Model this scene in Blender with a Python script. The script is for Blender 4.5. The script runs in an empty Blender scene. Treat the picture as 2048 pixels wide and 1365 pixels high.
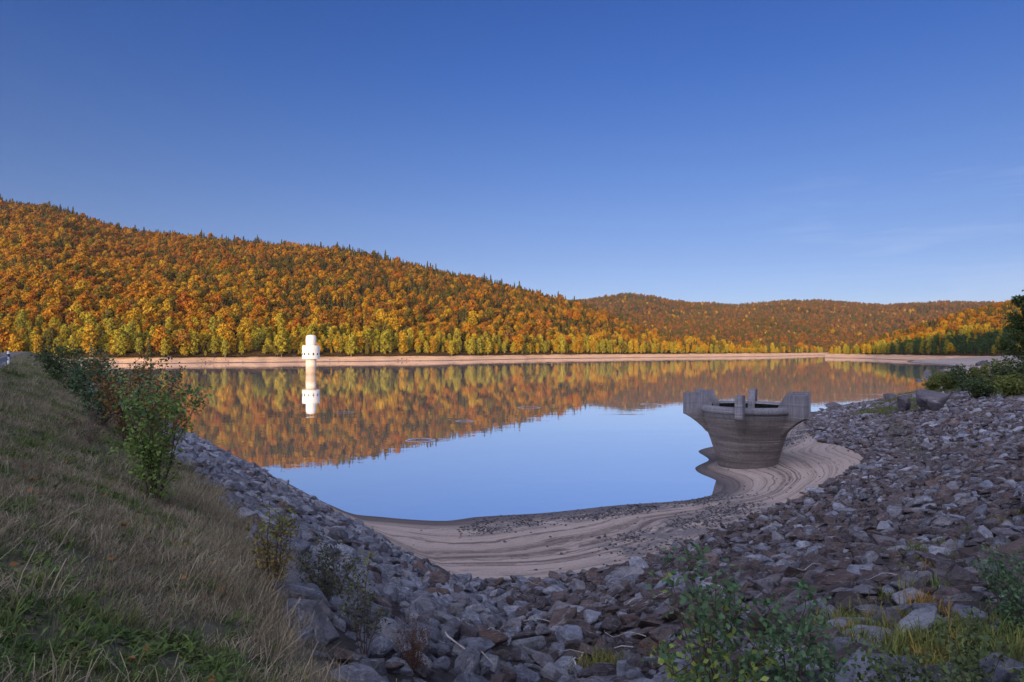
import bpy, bmesh, math, random
import numpy as np
from mathutils import Vector, Matrix

rng = np.random.default_rng(7)
random.seed(7)
R = math.radians
sc = bpy.context.scene
COL = sc.collection

# ------------------------------------------------------------------ camera
H = 9.0                      # eye above the water
F, CX, HY = 1280.0, 1024.0, 700.0   # focal length, centre column and horizon row of the 2048 px photograph
cam = bpy.data.objects.new("camera", bpy.data.cameras.new("camera"))
COL.objects.link(cam)
cam.location = (0, 0, H)
cam.rotation_euler = (R(90), 0, 0)
cam.data.sensor_width = 36
cam.data.lens = F / 2048 * 36
cam.data.shift_y = (HY - 682.5) / 2048
cam.data.clip_start = 0.1
cam.data.clip_end = 12000
sc.camera = cam

# ------------------------------------------------------------------ light
SUN_EL, SUN_AZ = 9.0, 21.0     # degrees; the light travels towards +Y turned 21 degrees to +X
a = R(SUN_AZ)
HX, HYY = math.sin(a), math.cos(a)
trav = Vector((HX * math.cos(R(SUN_EL)), HYY * math.cos(R(SUN_EL)), -math.sin(R(SUN_EL))))
sun = bpy.data.objects.new("sun", bpy.data.lights.new("sun", "SUN"))
COL.objects.link(sun)
sun.rotation_euler = trav.to_track_quat("-Z", "Y").to_euler()
sun.data.energy = 5.0
sun.data.angle = R(0.5)
sun.data.color = (1.0, 0.77, 0.46)

SKY_FILL = (18, 18.8, 26, 1)
SKY_TINT = [(0, (.85, .75, 1.02)), (1, (.30, .52, 1.05)), (.06, (.90, .76, .97)), (.139, (.86, .74, .94)), (.192, (.84, .76, .98)),
            (.298, (.66, .72, 1.05)), (.395, (.46, .65, 1.11)), (.477, (.38, .60, 1.11))]     # deep violet blue aloft, pale at the horizon
world = bpy.data.worlds.new("World")
sc.world = world
world.use_nodes = True
wn, wl = world.node_tree.nodes, world.node_tree.links
bg = wn["Background"]
sky = wn.new("ShaderNodeTexSky")
sky.sky_type = "NISHITA"
sky.sun_disc = False
sky.sun_elevation = R(SUN_EL)
sky.sun_rotation = R(180 + SUN_AZ)
sky.altitude = 1500
sky.air_density = 1.0
sky.dust_density = 0.3
sky.ozone_density = 3.0
hs = wn.new("ShaderNodeHueSaturation")
hs.inputs["Saturation"].default_value = 1.0
air = wn.new("ShaderNodeMix")          # deep, slightly violet autumn blue
air.data_type = "RGBA"; air.blend_type = "MULTIPLY"; air.inputs[0].default_value = 1
sp_ = wn.new("ShaderNodeSeparateXYZ"); tcs = wn.new("ShaderNodeTexCoord")
wl.new(tcs.outputs["Generated"], sp_.inputs[0])
tr_ = wn.new("ShaderNodeValToRGB"); cr_ = tr_.color_ramp
for p_, c_ in SKY_TINT:
    e_ = cr_.elements[0] if p_ == 0 else cr_.elements[1] if p_ == 1 else cr_.elements.new(p_)
    e_.position = p_; e_.color = (c_[0] / 1.2, c_[1] / 1.2, c_[2] / 1.2, 1)
wl.new(sp_.outputs[2], tr_.inputs[0])
wl.new(tr_.outputs[0], air.inputs[7])
hs.inputs["Value"].default_value = 1.2
wl.new(sky.outputs[0], air.inputs[6])
wl.new(air.outputs[2], hs.inputs["Color"])
# thin cirrus streaks
tc = wn.new("ShaderNodeTexCoord")
mp = wn.new("ShaderNodeMapping")
mp.inputs["Scale"].default_value = (2.2, 2.2, 26)
mp.inputs["Rotation"].default_value = (R(4), R(-3), 0)
wl.new(tc.outputs["Generated"], mp.inputs[0])
nz = wn.new("ShaderNodeTexNoise")
nz.inputs["Scale"].default_value = 1.6
nz.inputs["Detail"].default_value = 7
nz.inputs["Roughness"].default_value = 0.62
nz.inputs["Distortion"].default_value = 0.6
wl.new(mp.outputs[0], nz.inputs["Vector"])
rp = wn.new("ShaderNodeValToRGB")
rp.color_ramp.elements[0].position = 0.50
rp.color_ramp.elements[0].color = (0, 0, 0, 1)
rp.color_ramp.elements[1].position = 0.85
rp.color_ramp.elements[1].color = (0.22, 0.22, 0.22, 1)
wl.new(nz.outputs["Fac"], rp.inputs[0])
mxw = wn.new("ShaderNodeMix")
mxw.data_type = "RGBA"
dotn = wn.new("ShaderNodeVectorMath"); dotn.operation = "DOT_PRODUCT"
wl.new(tc.outputs["Generated"], dotn.inputs[0]); dotn.inputs[1].default_value = Vector((0.56, 0.80, 0.185)).normalized()
mk_ = wn.new("ShaderNodeMapRange"); mk_.inputs[1].default_value = 0.965; mk_.inputs[2].default_value = 0.995
wl.new(dotn.outputs["Value"], mk_.inputs[0])
lowz = wn.new("ShaderNodeMapRange"); lowz.inputs[1].default_value = 0.27; lowz.inputs[2].default_value = 0.20
wl.new(sp_.outputs[2], lowz.inputs[0])
lm_ = wn.new("ShaderNodeMath"); lm_.operation = "MULTIPLY"
wl.new(mk_.outputs[0], lm_.inputs[0]); wl.new(lowz.outputs[0], lm_.inputs[1])
mm_ = wn.new("ShaderNodeMath"); mm_.operation = "MULTIPLY"
wl.new(rp.outputs[0], mm_.inputs[0]); wl.new(lm_.outputs[0], mm_.inputs[1])
wl.new(mm_.outputs[0], mxw.inputs[0])
wl.new(hs.outputs[0], mxw.inputs[6])
mxw.inputs[7].default_value = (6, 6.5, 8, 1)
wl.new(mxw.outputs[2], bg.inputs["Color"])
# bright fill added to the sky overhead and behind the camera, lifting the shaded bank
dv = wn.new("ShaderNodeVectorMath"); dv.operation = "DOT_PRODUCT"
wl.new(tc.outputs["Generated"], dv.inputs[0]); dv.inputs[1].default_value = Vector((-0.8 * HX, -0.8 * HYY, 0.6))
mr = wn.new("ShaderNodeMapRange"); mr.interpolation_type = "SMOOTHSTEP"
mr.inputs[1].default_value = 0.30; mr.inputs[2].default_value = 0.80
wl.new(dv.outputs["Value"], mr.inputs[0])
vn = wn.new("ShaderNodeTexNoise"); vn.inputs["Scale"].default_value = 3; vn.inputs["Detail"].default_value = 5
wl.new(tc.outputs["Generated"], vn.inputs["Vector"])
vr = wn.new("ShaderNodeMapRange"); vr.inputs[1].default_value = 0.35; vr.inputs[2].default_value = 0.65; vr.inputs[3].default_value = 0.55
wl.new(vn.outputs["Fac"], vr.inputs[0])
vm = wn.new("ShaderNodeMath"); vm.operation = "MULTIPLY"
wl.new(mr.outputs[0], vm.inputs[0]); wl.new(vr.outputs[0], vm.inputs[1])
mv = wn.new("ShaderNodeMix"); mv.data_type = "RGBA"
wl.new(vm.outputs[0], mv.inputs[0]); wl.new(mxw.outputs[2], mv.inputs[6]); mv.inputs[7].default_value = SKY_FILL
wl.new(mv.outputs[2], bg.inputs["Color"])
bg.inputs["Strength"].default_value = 0.10

sc.view_settings.view_transform = "Standard"
sc.view_settings.look = "None"
sc.view_settings.exposure = 0.42
sc.view_settings.gamma = 1.0
sc.cycles.max_bounces = 6
sc.cycles.diffuse_bounces = 2
sc.cycles.glossy_bounces = 3
sc.cycles.transmission_bounces = 2

# ------------------------------------------------------------------ helpers
def tag(o, label=None, cat=None, group=None, kind=None):
    if label: o["label"] = label
    if cat: o["category"] = cat
    if group: o["group"] = group
    if kind: o["kind"] = kind
    return o

class Mat:
    """small node-graph helper"""
    def __init__(s, name, rough=0.9, spec=0.2):
        s.m = bpy.data.materials.new(name)
        s.m.use_nodes = True
        s.n, s.l = s.m.node_tree.nodes, s.m.node_tree.links
        s.b = s.n["Principled BSDF"]
        s.b.inputs["Roughness"].default_value = rough
        s.b.inputs["Specular IOR Level"].default_value = spec
    def node(s, t, **kw):
        x = s.n.new("ShaderNode" + t)
        for k, v in kw.items(): setattr(x, k, v)
        return x
    def put(s, x, k, v):
        if isinstance(v, bpy.types.NodeSocket): s.l.new(v, x.inputs[k])
        else: x.inputs[k].default_value = v
    def pos(s):
        return s.node("NewGeometry").outputs["Position"]
    def obj(s):
        return s.node("TexCoord").outputs["Object"]
    def rand(s):
        return s.node("ObjectInfo").outputs["Random"]
    def island(s):
        return s.node("NewGeometry").outputs["Random Per Island"]
    def map(s, v, scale=(1, 1, 1), rot=(0, 0, 0)):
        x = s.node("Mapping"); s.put(x, 0, v)
        x.inputs["Scale"].default_value = scale; x.inputs["Rotation"].default_value = rot
        return x.outputs[0]
    def noise(s, v, scale, detail=5, rough=0.6, dist=0.0, out="Fac"):
        x = s.node("TexNoise"); s.put(x, "Vector", v)
        x.inputs["Scale"].default_value = scale; x.inputs["Detail"].default_value = detail
        x.inputs["Roughness"].default_value = rough; x.inputs["Distortion"].default_value = dist
        return x.outputs[out]
    def ramp(s, f, stops, interp="LINEAR"):
        x = s.node("ValToRGB"); s.put(x, 0, f)
        cr = x.color_ramp; cr.interpolation = interp
        while len(cr.elements) < len(stops): cr.elements.new(0.5)
        for e, (p, c) in zip(cr.elements, stops):
            e.position = p
            e.color = (c, c, c, 1) if isinstance(c, (int, float)) else (*c, 1)
        return x.outputs[0]
    def mix(s, f, a_, b_, mode="MIX"):
        x = s.node("Mix", data_type="RGBA", blend_type=mode)
        s.put(x, 0, f)
        for k, v in ((6, a_), (7, b_)):
            s.put(x, k, v if isinstance(v, bpy.types.NodeSocket) else (*v, 1))
        return x.outputs[2]
    def math(s, op, a_, b_=0.0, c_=None, clamp=False):
        x = s.node("Math", operation=op, use_clamp=clamp)
        s.put(x, 0, a_); s.put(x, 1, b_)
        if c_ is not None: s.put(x, 2, c_)
        return x.outputs[0]
    def sep(s, v):
        x = s.node("SeparateXYZ"); s.put(x, 0, v)
        return x.outputs
    def attr(s, name):
        return s.node("Attribute", attribute_name=name).outputs
    def bump(s, h, strength=0.5, dist=0.05):
        x = s.node("Bump"); s.put(x, "Height", h)
        x.inputs["Strength"].default_value = strength; x.inputs["Distance"].default_value = dist
        s.l.new(x.outputs[0], s.b.inputs["Normal"])
        return x.outputs[0]
    def color(s, c):
        s.put(s.b, "Base Color", c if isinstance(c, bpy.types.NodeSocket) else (*c, 1))
        return s

def leaf_mat(name, stops, per_leaf=0.27, trans=0.22, rough=0.7):
    """foliage: hue from a per-plant random value, each leaf a little lighter or darker, some light through it"""
    M = Mat(name, rough, 0.15)
    c = M.ramp(M.rand(), stops)
    v = M.math("MULTIPLY_ADD", M.island(), per_leaf * 2, 1 - per_leaf)
    hsv = M.node("HueSaturation")
    M.put(hsv, "Value", v); M.put(hsv, "Color", c)
    M.put(hsv, "Hue", M.math("MULTIPLY_ADD", M.math("FRACT", M.math("MULTIPLY", M.island(), 7.31)), 0.022, 0.489))
    col = hsv.outputs[0]
    M.color(col)
    tr = M.node("BsdfTranslucent"); M.put(tr, "Color", col)
    mx = M.node("MixShader"); mx.inputs[0].default_value = trans
    M.l.new(M.b.outputs[0], mx.inputs[1]); M.l.new(tr.outputs[0], mx.inputs[2])
    M.l.new(mx.outputs[0], M.n["Material Output"].inputs[0])
    return M.m

def mesh_obj(name, v, f, mats, parent=None, smooth=False, mi=None, link=True):
    me = bpy.data.meshes.new(name)
    me.from_pydata(v.tolist() if isinstance(v, np.ndarray) else v, [], f.tolist() if isinstance(f, np.ndarray) else f)
    for m in (mats if isinstance(mats, (list, tuple)) else [mats]): me.materials.append(m)
    if mi is not None: me.polygons.foreach_set("material_index", np.asarray(mi, dtype=np.int32))
    if smooth: me.polygons.foreach_set("use_smooth", np.ones(len(me.polygons), dtype=bool))
    me.update()
    o = bpy.data.objects.new(name, me)
    if link: COL.objects.link(o)
    if parent: o.parent = parent
    return o

class Geo:
    """gathers verts and faces for one mesh"""
    def __init__(s): s.v, s.f, s.m, s.n = [], [], [], 0
    def add(s, v, f, m=0):
        s.v.append(np.asarray(v, float)); off = s.n
        s.f.extend([[i + off for i in q] for q in (f.tolist() if isinstance(f, np.ndarray) else f)])
        s.m.extend([m] * len(f)); s.n += len(v)
        return s
    def tube(s, pts, rad, sides=5, m=0):
        pts = np.asarray(pts, float); n = len(pts)
        rad = np.broadcast_to(np.asarray(rad, float), (n,))
        d = np.gradient(pts, axis=0); d /= np.linalg.norm(d, axis=1)[:, None] + 1e-9
        ref = np.where(np.abs(d[:, 2:3]) > 0.9, [[1.0, 0, 0]], [[0, 0, 1.0]])
        u = np.cross(d, ref); u /= np.linalg.norm(u, axis=1)[:, None] + 1e-9
        w = np.cross(d, u)
        an = np.arange(sides) * 2 * np.pi / sides
        ring = pts[:, None] + rad[:, None, None] * (np.cos(an)[None, :, None] * u[:, None] + np.sin(an)[None, :, None] * w[:, None])
        f = [[i * sides + j, i * sides + (j + 1) % sides, (i + 1) * sides + (j + 1) % sides, (i + 1) * sides + j] for i in range(n - 1) for j in range(sides)]
        f += [list(range(sides))[::-1], [(n - 1) * sides + j for j in range(sides)]]
        return s.add(ring.reshape(-1, 3), f, m)
    def box(s, c, h, m=0, rot=None):
        v = np.array([[x, y, z] for x in (-1, 1) for y in (-1, 1) for z in (-1, 1)], float) * h
        if rot is not None: v = v @ np.array(Matrix.Rotation(rot, 3, "Z")).T
        return s.add(v + np.asarray(c), [[0, 1, 3, 2], [4, 6, 7, 5], [0, 4, 5, 1], [2, 3, 7, 6], [0, 2, 6, 4], [1, 5, 7, 3]], m)
    def obj(s, name, mats, parent=None, smooth=False, link=True):
        return mesh_obj(name, np.concatenate(s.v), s.f, mats, parent, smooth, s.m, link)

def unit(v): return v / (np.linalg.norm(v, axis=-1, keepdims=True) + 1e-9)

def cards(c, nrm, size, aspect=1.0, g=rng, kite=False):
    """one small four-cornered leaf or leaf clump at each centre, facing nrm"""
    n = len(c); nrm = unit(nrm)
    r = unit(g.normal(size=(n, 3))); u = unit(np.cross(nrm, r)); w = np.cross(nrm, u)
    size = np.broadcast_to(size, (n,))[:, None]
    su, sw = size * aspect, size
    if kite:
        v = np.stack([c - w * sw, c + u * su - w * sw * .15, c + w * sw, c - u * su - w * sw * .15], 1)
    else:
        j = 1 + g.uniform(-.35, .35, (n, 4, 1))
        v = np.stack([-u * su - w * sw, u * su - w * sw, u * su + w * sw, -u * su + w * sw], 1) * j + c[:, None]
    v = v.reshape(-1, 3)
    return v, np.arange(n * 4).reshape(n, 4)

# value noise on the plane, for terrain
_lat = rng.random((256, 256))
def vnoise(x, y):
    xi, yi = np.floor(x).astype(int), np.floor(y).astype(int)
    fx, fy = x - xi, y - yi
    fx, fy = fx * fx * (3 - 2 * fx), fy * fy * (3 - 2 * fy)
    g = lambda i, j: _lat[i & 255, j & 255]
    return (g(xi, yi) * (1 - fx) + g(xi + 1, yi) * fx) * (1 - fy) + (g(xi, yi + 1) * (1 - fx) + g(xi + 1, yi + 1) * fx) * fy
def fbm(x, y, o=4):
    s_, a_ = 0, .5
    for k in range(o):
        s_ = s_ + a_ * (vnoise(x * 2 ** k + 17.3 * k, y * 2 ** k + 5.1 * k) - .5); a_ *= .5
    return s_
def sstep(a_, b_, x):
    t = np.clip((x - a_) / (b_ - a_), 0, 1); return t * t * (3 - 2 * t)
def inpoly(x, y, P):
    x, y = np.asarray(x), np.asarray(y); r = np.zeros(x.shape, bool)
    for (x0, y0), (x1, y1) in zip(P, P[1:] + P[:1]):
        if y0 != y1:
            r ^= ((y0 > y) != (y1 > y)) & (x < (x1 - x0) * (y - y0) / (y1 - y0) + x0)
    return r
def pix(x, y, z): return CX + F * x / y, HY + F * (H - z) / y

def scatter(name, pts, rot, scl, idx, protos, label, cat=None):
    """ONE object whose points carry copies of the prototypes: for what nobody could count"""
    me = bpy.data.meshes.new(name)
    n = len(pts)
    me.vertices.add(n)
    me.vertices.foreach_set("co", np.asarray(pts, np.float32).ravel())
    scl = np.asarray(scl, np.float32)
    if scl.ndim == 1: scl = np.repeat(scl[:, None], 3, 1)
    me.attributes.new("turn", "FLOAT_VECTOR", "POINT").data.foreach_set("vector", np.asarray(rot, np.float32).ravel())
    me.attributes.new("size", "FLOAT_VECTOR", "POINT").data.foreach_set("vector", scl.ravel())
    me.attributes.new("pick", "INT", "POINT").data.foreach_set("value", np.asarray(idx, np.int32))
    o = bpy.data.objects.new(name, me); COL.objects.link(o)
    pc = bpy.data.collections.new(name + "_kinds")
    for k, p in enumerate(protos):
        q = bpy.data.objects.new("%s_kind_%03d" % (name, k), p.data)
        pc.objects.link(q)
    ng = bpy.data.node_groups.new(name, "GeometryNodeTree")
    ng.interface.new_socket("Geometry", in_out="INPUT", socket_type="NodeSocketGeometry")
    ng.interface.new_socket("Geometry", in_out="OUTPUT", socket_type="NodeSocketGeometry")
    N, L = ng.nodes, ng.links
    gi, go = N.new("NodeGroupInput"), N.new("NodeGroupOutput")
    iop = N.new("GeometryNodeInstanceOnPoints")
    ci = N.new("GeometryNodeCollectionInfo")
    ci.inputs["Collection"].default_value = pc
    ci.inputs["Separate Children"].default_value = True
    ci.inputs["Reset Children"].default_value = True
    def na(t, k):
        x = N.new("GeometryNodeInputNamedAttribute"); x.data_type = t; x.inputs["Name"].default_value = k
        return x.outputs["Attribute"]
    er = N.new("FunctionNodeEulerToRotation")
    L.new(na("FLOAT_VECTOR", "turn"), er.inputs[0])
    L.new(gi.outputs[0], iop.inputs["Points"])
    L.new(ci.outputs[0], iop.inputs["Instance"])
    iop.inputs["Pick Instance"].default_value = True
    L.new(na("INT", "pick"), iop.inputs["Instance Index"])
    L.new(er.outputs[0], iop.inputs["Rotation"])
    L.new(na("FLOAT_VECTOR", "size"), iop.inputs["Scale"])
    L.new(iop.outputs[0], go.inputs[0])
    md = o.modifiers.new("copies", "NODES"); md.node_group = ng
    return tag(o, label, cat, kind="stuff")

# ------------------------------------------------------------------ materials of the setting
def ground_material():
    M = Mat("ground", 0.95, 0.15)
    p = M.pos(); z = M.sep(p)[2]
    zone = M.attr("zone")["Color"]
    sr = M.node("SeparateColor"); M.put(sr, 0, zone)
    wob = M.noise(p, 0.35, 4, .55)
    zz = M.math("ADD", z, M.math("MULTIPLY", wob, 0.07))
    cz = M.node("CombineXYZ"); M.put(cz, 2, M.math("MULTIPLY", zz, 1.0)); M.put(cz, 0, M.math("MULTIPLY", wob, .06))
    band = M.noise(cz.outputs[0], 22, 4, .8)
    fine = M.noise(p, 9, 6, .7)
    lines = M.ramp(band, [(.38, 0), (.46, .7), (.54, 1)])
    lines = M.math("MAXIMUM", lines, M.ramp(M.noise(p, .45, 6, .75, .6), [(.48, 0), (.66, .6)]))
    sand = M.mix(lines, (.12, .092, .072), (.42, .335, .265))
    sand = M.mix(M.ramp(fine, [(.3, 0), (.7, 1)]), M.mix(.4, sand, (.12, .09, .08)), sand)
    wet = M.ramp(z, [(.0, 1), (.14, .75), (.34, 0)])
    sand = M.mix(wet, sand, (.075, .062, .06))
    grv = M.noise(p, 14, 3, .8)
    gravel = M.ramp(grv, [(.35, (.05, .045, .045)), (.6, (.17, .15, .15))])
    g = M.mix(M.math("MULTIPLY", sr.outputs[2], M.ramp(M.noise(p, 1.1, 5, .7), [(.40, 0), (.55, 1)])), sand, gravel)
    soil = M.ramp(M.noise(p, 5, 6, .75), [(.3, (.018, .016, .015)), (.7, (.06, .052, .046))])  # soil kept dark so the gaps between stones read as shaded
    g = M.mix(sr.outputs[1], g, soil)
    turf = M.ramp(M.noise(p, 2.2, 7, .75), [(.28, (.04, .05, .022)), (.5, (.085, .08, .048)), (.72, (.17, .14, .095))])
    g = M.mix(sr.outputs[0], g, turf)
    M.color(g)
    M.bump(M.math("ADD", M.math("MULTIPLY", lines, .5), M.math("ADD", fine, M.math("MULTIPLY", grv, .5))), .7, .05)
    return M.m

def shore_material():
    M = Mat("dry_shore", 0.95, .1)
    p = M.pos(); z = M.sep(p)[2]
    n = M.noise(M.map(p, (.02, .02, .5)), 3, 5, .7, .4)
    c = M.ramp(n, [(.3, (.38, .21, .11)), (.55, (.56, .335, .19)), (.75, (.64, .42, .26))])
    c = M.mix(M.ramp(z, [(.0, 1), (.35, .8), (.5, 0)]), c, (.16, .10, .07))
    c = M.mix(M.math("MULTIPLY", M.ramp(M.noise(p, .12, 6, .7), [(.52, 0), (.68, 1)]), M.ramp(M.math("MULTIPLY", z, .2), [(.45, 0), (.8, 1)])), c, (.16, .13, .05))
    M.color(c); M.bump(n, .6, .6)
    return M.m

def hill_material():
    M = Mat("forest_floor", 1, .05)
    p = M.pos()
    M.color(M.ramp(M.noise(p, .08, 6, .7), [(.3, (.035, .022, .010)), (.55, (.075, .04, .012)), (.75, (.10, .055, .018))]))
    M.bump(M.noise(p, .5, 4, .7), 1, 2)
    return M.m

def water_material():
    M = Mat("lake_water")
    p = M.pos()
    h1 = M.noise(M.map(p, (1, 1, 1)), .55, 3, .55)
    h2 = M.noise(M.map(p, (.16, .16, 1)), .5, 2, .5)
    hh = M.math("ADD", M.math("MULTIPLY", h1, .006), M.math("MULTIPLY", h2, .009))
    wind = M.ramp(M.noise(M.map(p, (.003, .022, 1)), 1.0, 4, .6), [(.54, 0), (.66, 1)])
    hh = M.math("MULTIPLY", hh, M.math("MULTIPLY_ADD", wind, 1.6, .8))
    # two rings where fish have touched the surface
    for (cx, cy, rr) in ((-9.2, 64.0, 1.25), (2.6, 100.0, 1.6), (-24.0, 92.0, 1.3), (23.0, 106.0, 1.5), (-6.0, 81.0, 1.0)):
        d = M.node("VectorMath", operation="DISTANCE"); M.put(d, 0, p); d.inputs[1].default_value = (cx, cy, 0)
        e = M.math("DIVIDE", M.math("SUBTRACT", d.outputs["Value"], rr), .16)
        ring = M.math("POWER", 2.718, M.math("MULTIPLY", M.math("MULTIPLY", e, e), -1.0))
        hh = M.math("ADD", hh, M.math("MULTIPLY", ring, .018))
    bp = M.node("Bump"); M.put(bp, "Height", hh)
    bp.inputs["Strength"].default_value = 1; bp.inputs["Distance"].default_value = 1.0
    gl = M.node("BsdfGlossy"); gl.inputs["Roughness"].default_value = .015
    gl.inputs["Color"].default_value = (1, 1, 1, 1)
    M.l.new(bp.outputs[0], gl.inputs["Normal"])
    df = M.node("BsdfDiffuse"); df.inputs["Color"].default_value = (.42, .42, .46, 1)
    mx = M.node("MixShader"); mx.inputs[0].default_value = .93
    M.l.new(df.outputs[0], mx.inputs[1]); M.l.new(gl.outputs[0], mx.inputs[2])
    M.l.new(mx.outputs[0], M.n["Material Output"].inputs[0])
    return M.m

def concrete_material(name, light):
    M = Mat(name, .9, .2)
    p = M.pos(); z = M.sep(p)[2]
    streak = M.noise(M.map(p, (2.6, 2.6, .22)), 3, 6, .75)
    bd = M.noise(M.map(p, (.10, .10, 1.5)), 2.2, 5, .75, .25)
    gr = M.noise(p, 7, 8, .8); blot = M.noise(p, .9, 6, .7, .5)
    up = M.mix(M.ramp(streak, [(.32, 0), (.66, 1)]), tuple(c * .48 for c in light), light)
    low = M.mix(M.ramp(bd, [(.36, 0), (.62, 1)]), (.08, .064, .053), (.165, .136, .116))
    low = M.mix(M.math("MULTIPLY", M.ramp(streak, [(.30, 1), (.52, 0)]), .55), low, (.06, .05, .045))
    c = M.mix(M.ramp(M.math("MULTIPLY", M.math("ADD", z, M.math("MULTIPLY", blot, .9)), .125), [(.55, 0), (.64, 1)]), low, up)
    # lift joints of the formwork and old waterlines
    zj = M.math("FRACT", M.math("MULTIPLY", M.math("ADD", z, .2), .95))
    joint = M.ramp(zj, [(.0, 1), (.018, 1), (.03, 0)])
    c = M.mix(M.math("MULTIPLY", joint, .6), c, (.05, .042, .038))
    c = M.mix(M.math("MULTIPLY", M.ramp(M.noise(M.map(p, (.05, .05, 3.2)), 3, 2, .5), [(.62, 0), (.65, 1)]), M.math("MULTIPLY", blot, .7)), c, (.36, .33, .30))
    c = M.mix(M.math("MULTIPLY", M.ramp(blot, [(.55, 0), (.75, 1)]), .5), c, (.07, .06, .055))
    c = M.mix(M.math("MULTIPLY", M.ramp(gr, [(.60, 0), (.68, 1)]), .5), c, (.40, .38, .37))
    c = M.mix(M.math("MULTIPLY", M.ramp(gr, [(.30, 1), (.40, 0)]), .6), c, (.03, .028, .026))
    M.color(c); M.bump(M.math("ADD", gr, M.math("MULTIPLY", streak, .6)), .6, .04)
    return M.m

GROUND, SHORE, HILL, WATER = ground_material(), shore_material(), hill_material(), water_material()

# ------------------------------------------------------------------ the near ground
def tps_fit(P):
    P = np.asarray(P, float); X = P[:, :2]; n = len(P)
    d2 = ((X[:, None] - X[None]) ** 2).sum(-1)
    K = .5 * d2 * np.log(d2 + 1e-9) + np.eye(n) * .02
    A = np.block([[K, np.c_[np.ones(n), X]], [np.c_[np.ones(n), X].T, np.zeros((3, 3))]])
    w = np.linalg.solve(A, np.r_[P[:, 2], 0, 0, 0])
    def f(x, y):
        sh = x.shape; x, y = x.ravel(), y.ravel(); out = np.empty(len(x))
        for k in range(0, len(x), 40000):
            q = np.c_[x[k:k + 40000], y[k:k + 40000]]
            d2 = ((q[:, None] - X[None]) ** 2).sum(-1)
            out[k:k + 40000] = (.5 * d2 * np.log(d2 + 1e-9)) @ w[:n] + w[n] + q @ w[n + 1:]
        return out.reshape(sh)
    return f
WATERLINE = [(-9.8, 34.9), (-6, 34.1), (-3.3, 33.7), (-2, 34.4), (2.1, 35.4), (6.6, 37.2), (10.7, 38.4), (12.9, 40.2), (14.1, 43.6), (13.7, 46.4), (13.9, 48.6), (16.1, 52.3),
             (16.4, 56.3), (18.9, 59.7), (26, 69), (34, 80), (42.5, 90), (53, 103), (71, 119), (93, 144), (130, 196), (173, 256), (230, 329)]
CTRL = [(x, y, 0.0) for x, y in WATERLINE] + [
    (-9, 39, -.5), (-3, 38, -.5), (3, 40, -.6), (9, 42, -.6), (11, 45, -.6), (10.5, 49, -.8), (13, 55, -.7), (13, 61, -.8), (22, 73, -1), (38, 95, -1.2),
    (60, 120, -1.5), (83, 150, -2), (150, 250, -3), (-10, 60, -3), (10, 80, -3), (-30, 80, -4), (50, 170, -5), (0, 150, -5), (200, 340, -3), (100, 260, -5), (-100, 220, -6),
    (-7, 30, .5), (-3, 28, .5), (2, 29, .55), (7, 32, .6), (12, 36, .5), (17, 40, .6), (21, 45, .85), (22.5, 50, .95), (19.5, 54.5, .5), (20.5, 48, .75), (17, 44, .42), (15.6, 48, .35), (18, 52, .45),
    (-2.2, 22.5, .9), (1, 22.4, .95), (5.2, 25, .9), (8, 27.3, .9), (11.3, 30.5, .95), (15.3, 34.1, 1), (20.3, 39.7, 1.1), (24.9, 44.8, 1.3), (25.8, 47.5, 1.4), (27, 52, 1.3), (27.6, 56, 1.1), (30, 64, 1.0),
    (2.4, 6.5, 5.5), (4.4, 5.5, 6.1), (8.8, 11, 5.1), (16, 20, 4.3), (25.6, 32, 4.0), (40, 50, 4.3), (16.4, 27, 2.8), (10, 19, 3.1), (6, 20.5, 1.9), (4.1, 11, 4.2), (1.7, 12.5, 3.4), (1, 17, 2.2),
    (34, 50, 3.1), (48, 75, 3.0), (58, 80, 3.5), (56, 70, 4.2), (40, 66, 2.5), (45, 85, 1.2), (60, 100, 1.8), (80, 115, 3.5), (88, 108, 6), (75, 75, 8), (55, 35, 8.5), (35, 12, 8), (20, 0, 7.5),
    (1.5, 4.5, 6.2), (0, 2, 6.5), (100, 130, 4.5), (120, 160, 3.2), (150, 200, 2.6), (190, 256, 2.0), (215, 285, 2.4), (250, 329, 2.2), (110, 120, 11), (160, 170, 9), (230, 250, 6), (320, 360, 5), (300, 430, 2),
    (-6, 20, .8), (-15, 30, 0), (-3, 9, 3.2), (-10, 10, 3)]
rest = tps_fit(CTRL)
DAM_T = [-60, -9.5, -1.2, 0, 1, 2, 3, 12.6, 14.2, 30]
DAM_Z = [-8, 7.9, 7.86, 7.42, 6.85, 6.25, 5.70, .6, -.2, -8]
def st(x, y): return -.6 * x + .8 * y, .8 * x + .6 * y
def zground(x, y):
    x, y = np.asarray(x, float), np.asarray(y, float)
    s, t = st(x, y)
    t2 = t + .5 * fbm(s / 6, t / 6, 3) * sstep(.5, 3, t)
    d = np.interp(t2, DAM_T, DAM_Z)
    r = np.clip(rest(x, y), -8, 14)
    r = np.where(y < 0, np.minimum(r, 7.0), r)
    k = .25; h = np.clip(.5 + .5 * (d - r) / k, 0, 1)
    z = r * (1 - h) + d * h + k * h * (1 - h)
    land = sstep(.5, 2.5, z)
    return z + fbm(x / 2.2, y / 2.2, 3) * (.22 * land) + fbm(x / 1.3, y / 1.3, 2) * (.004 + .05 * land)
SANDPOLY = [(-60, 100), (-9.9, 33), (-6.1, 27.6), (-3.6, 23.8), (-2.2, 22.6), (.6, 22.4), (2.8, 23.1), (5.2, 25), (8, 27.4), (11.3, 30.6), (15.3, 34.2), (20.3, 39.8), (24.9, 44.9), (25.6, 47.5), (26.6, 52), (26.8, 56), (29, 63), (36, 78), (42, 89.5), (53, 103), (40, 160)]
def tb(s): return np.interp(s, [-10, 0, 5, 13, 20, 60], [.4, 1.3, 2.1, 3.2, 3.7, 3.9])
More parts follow.
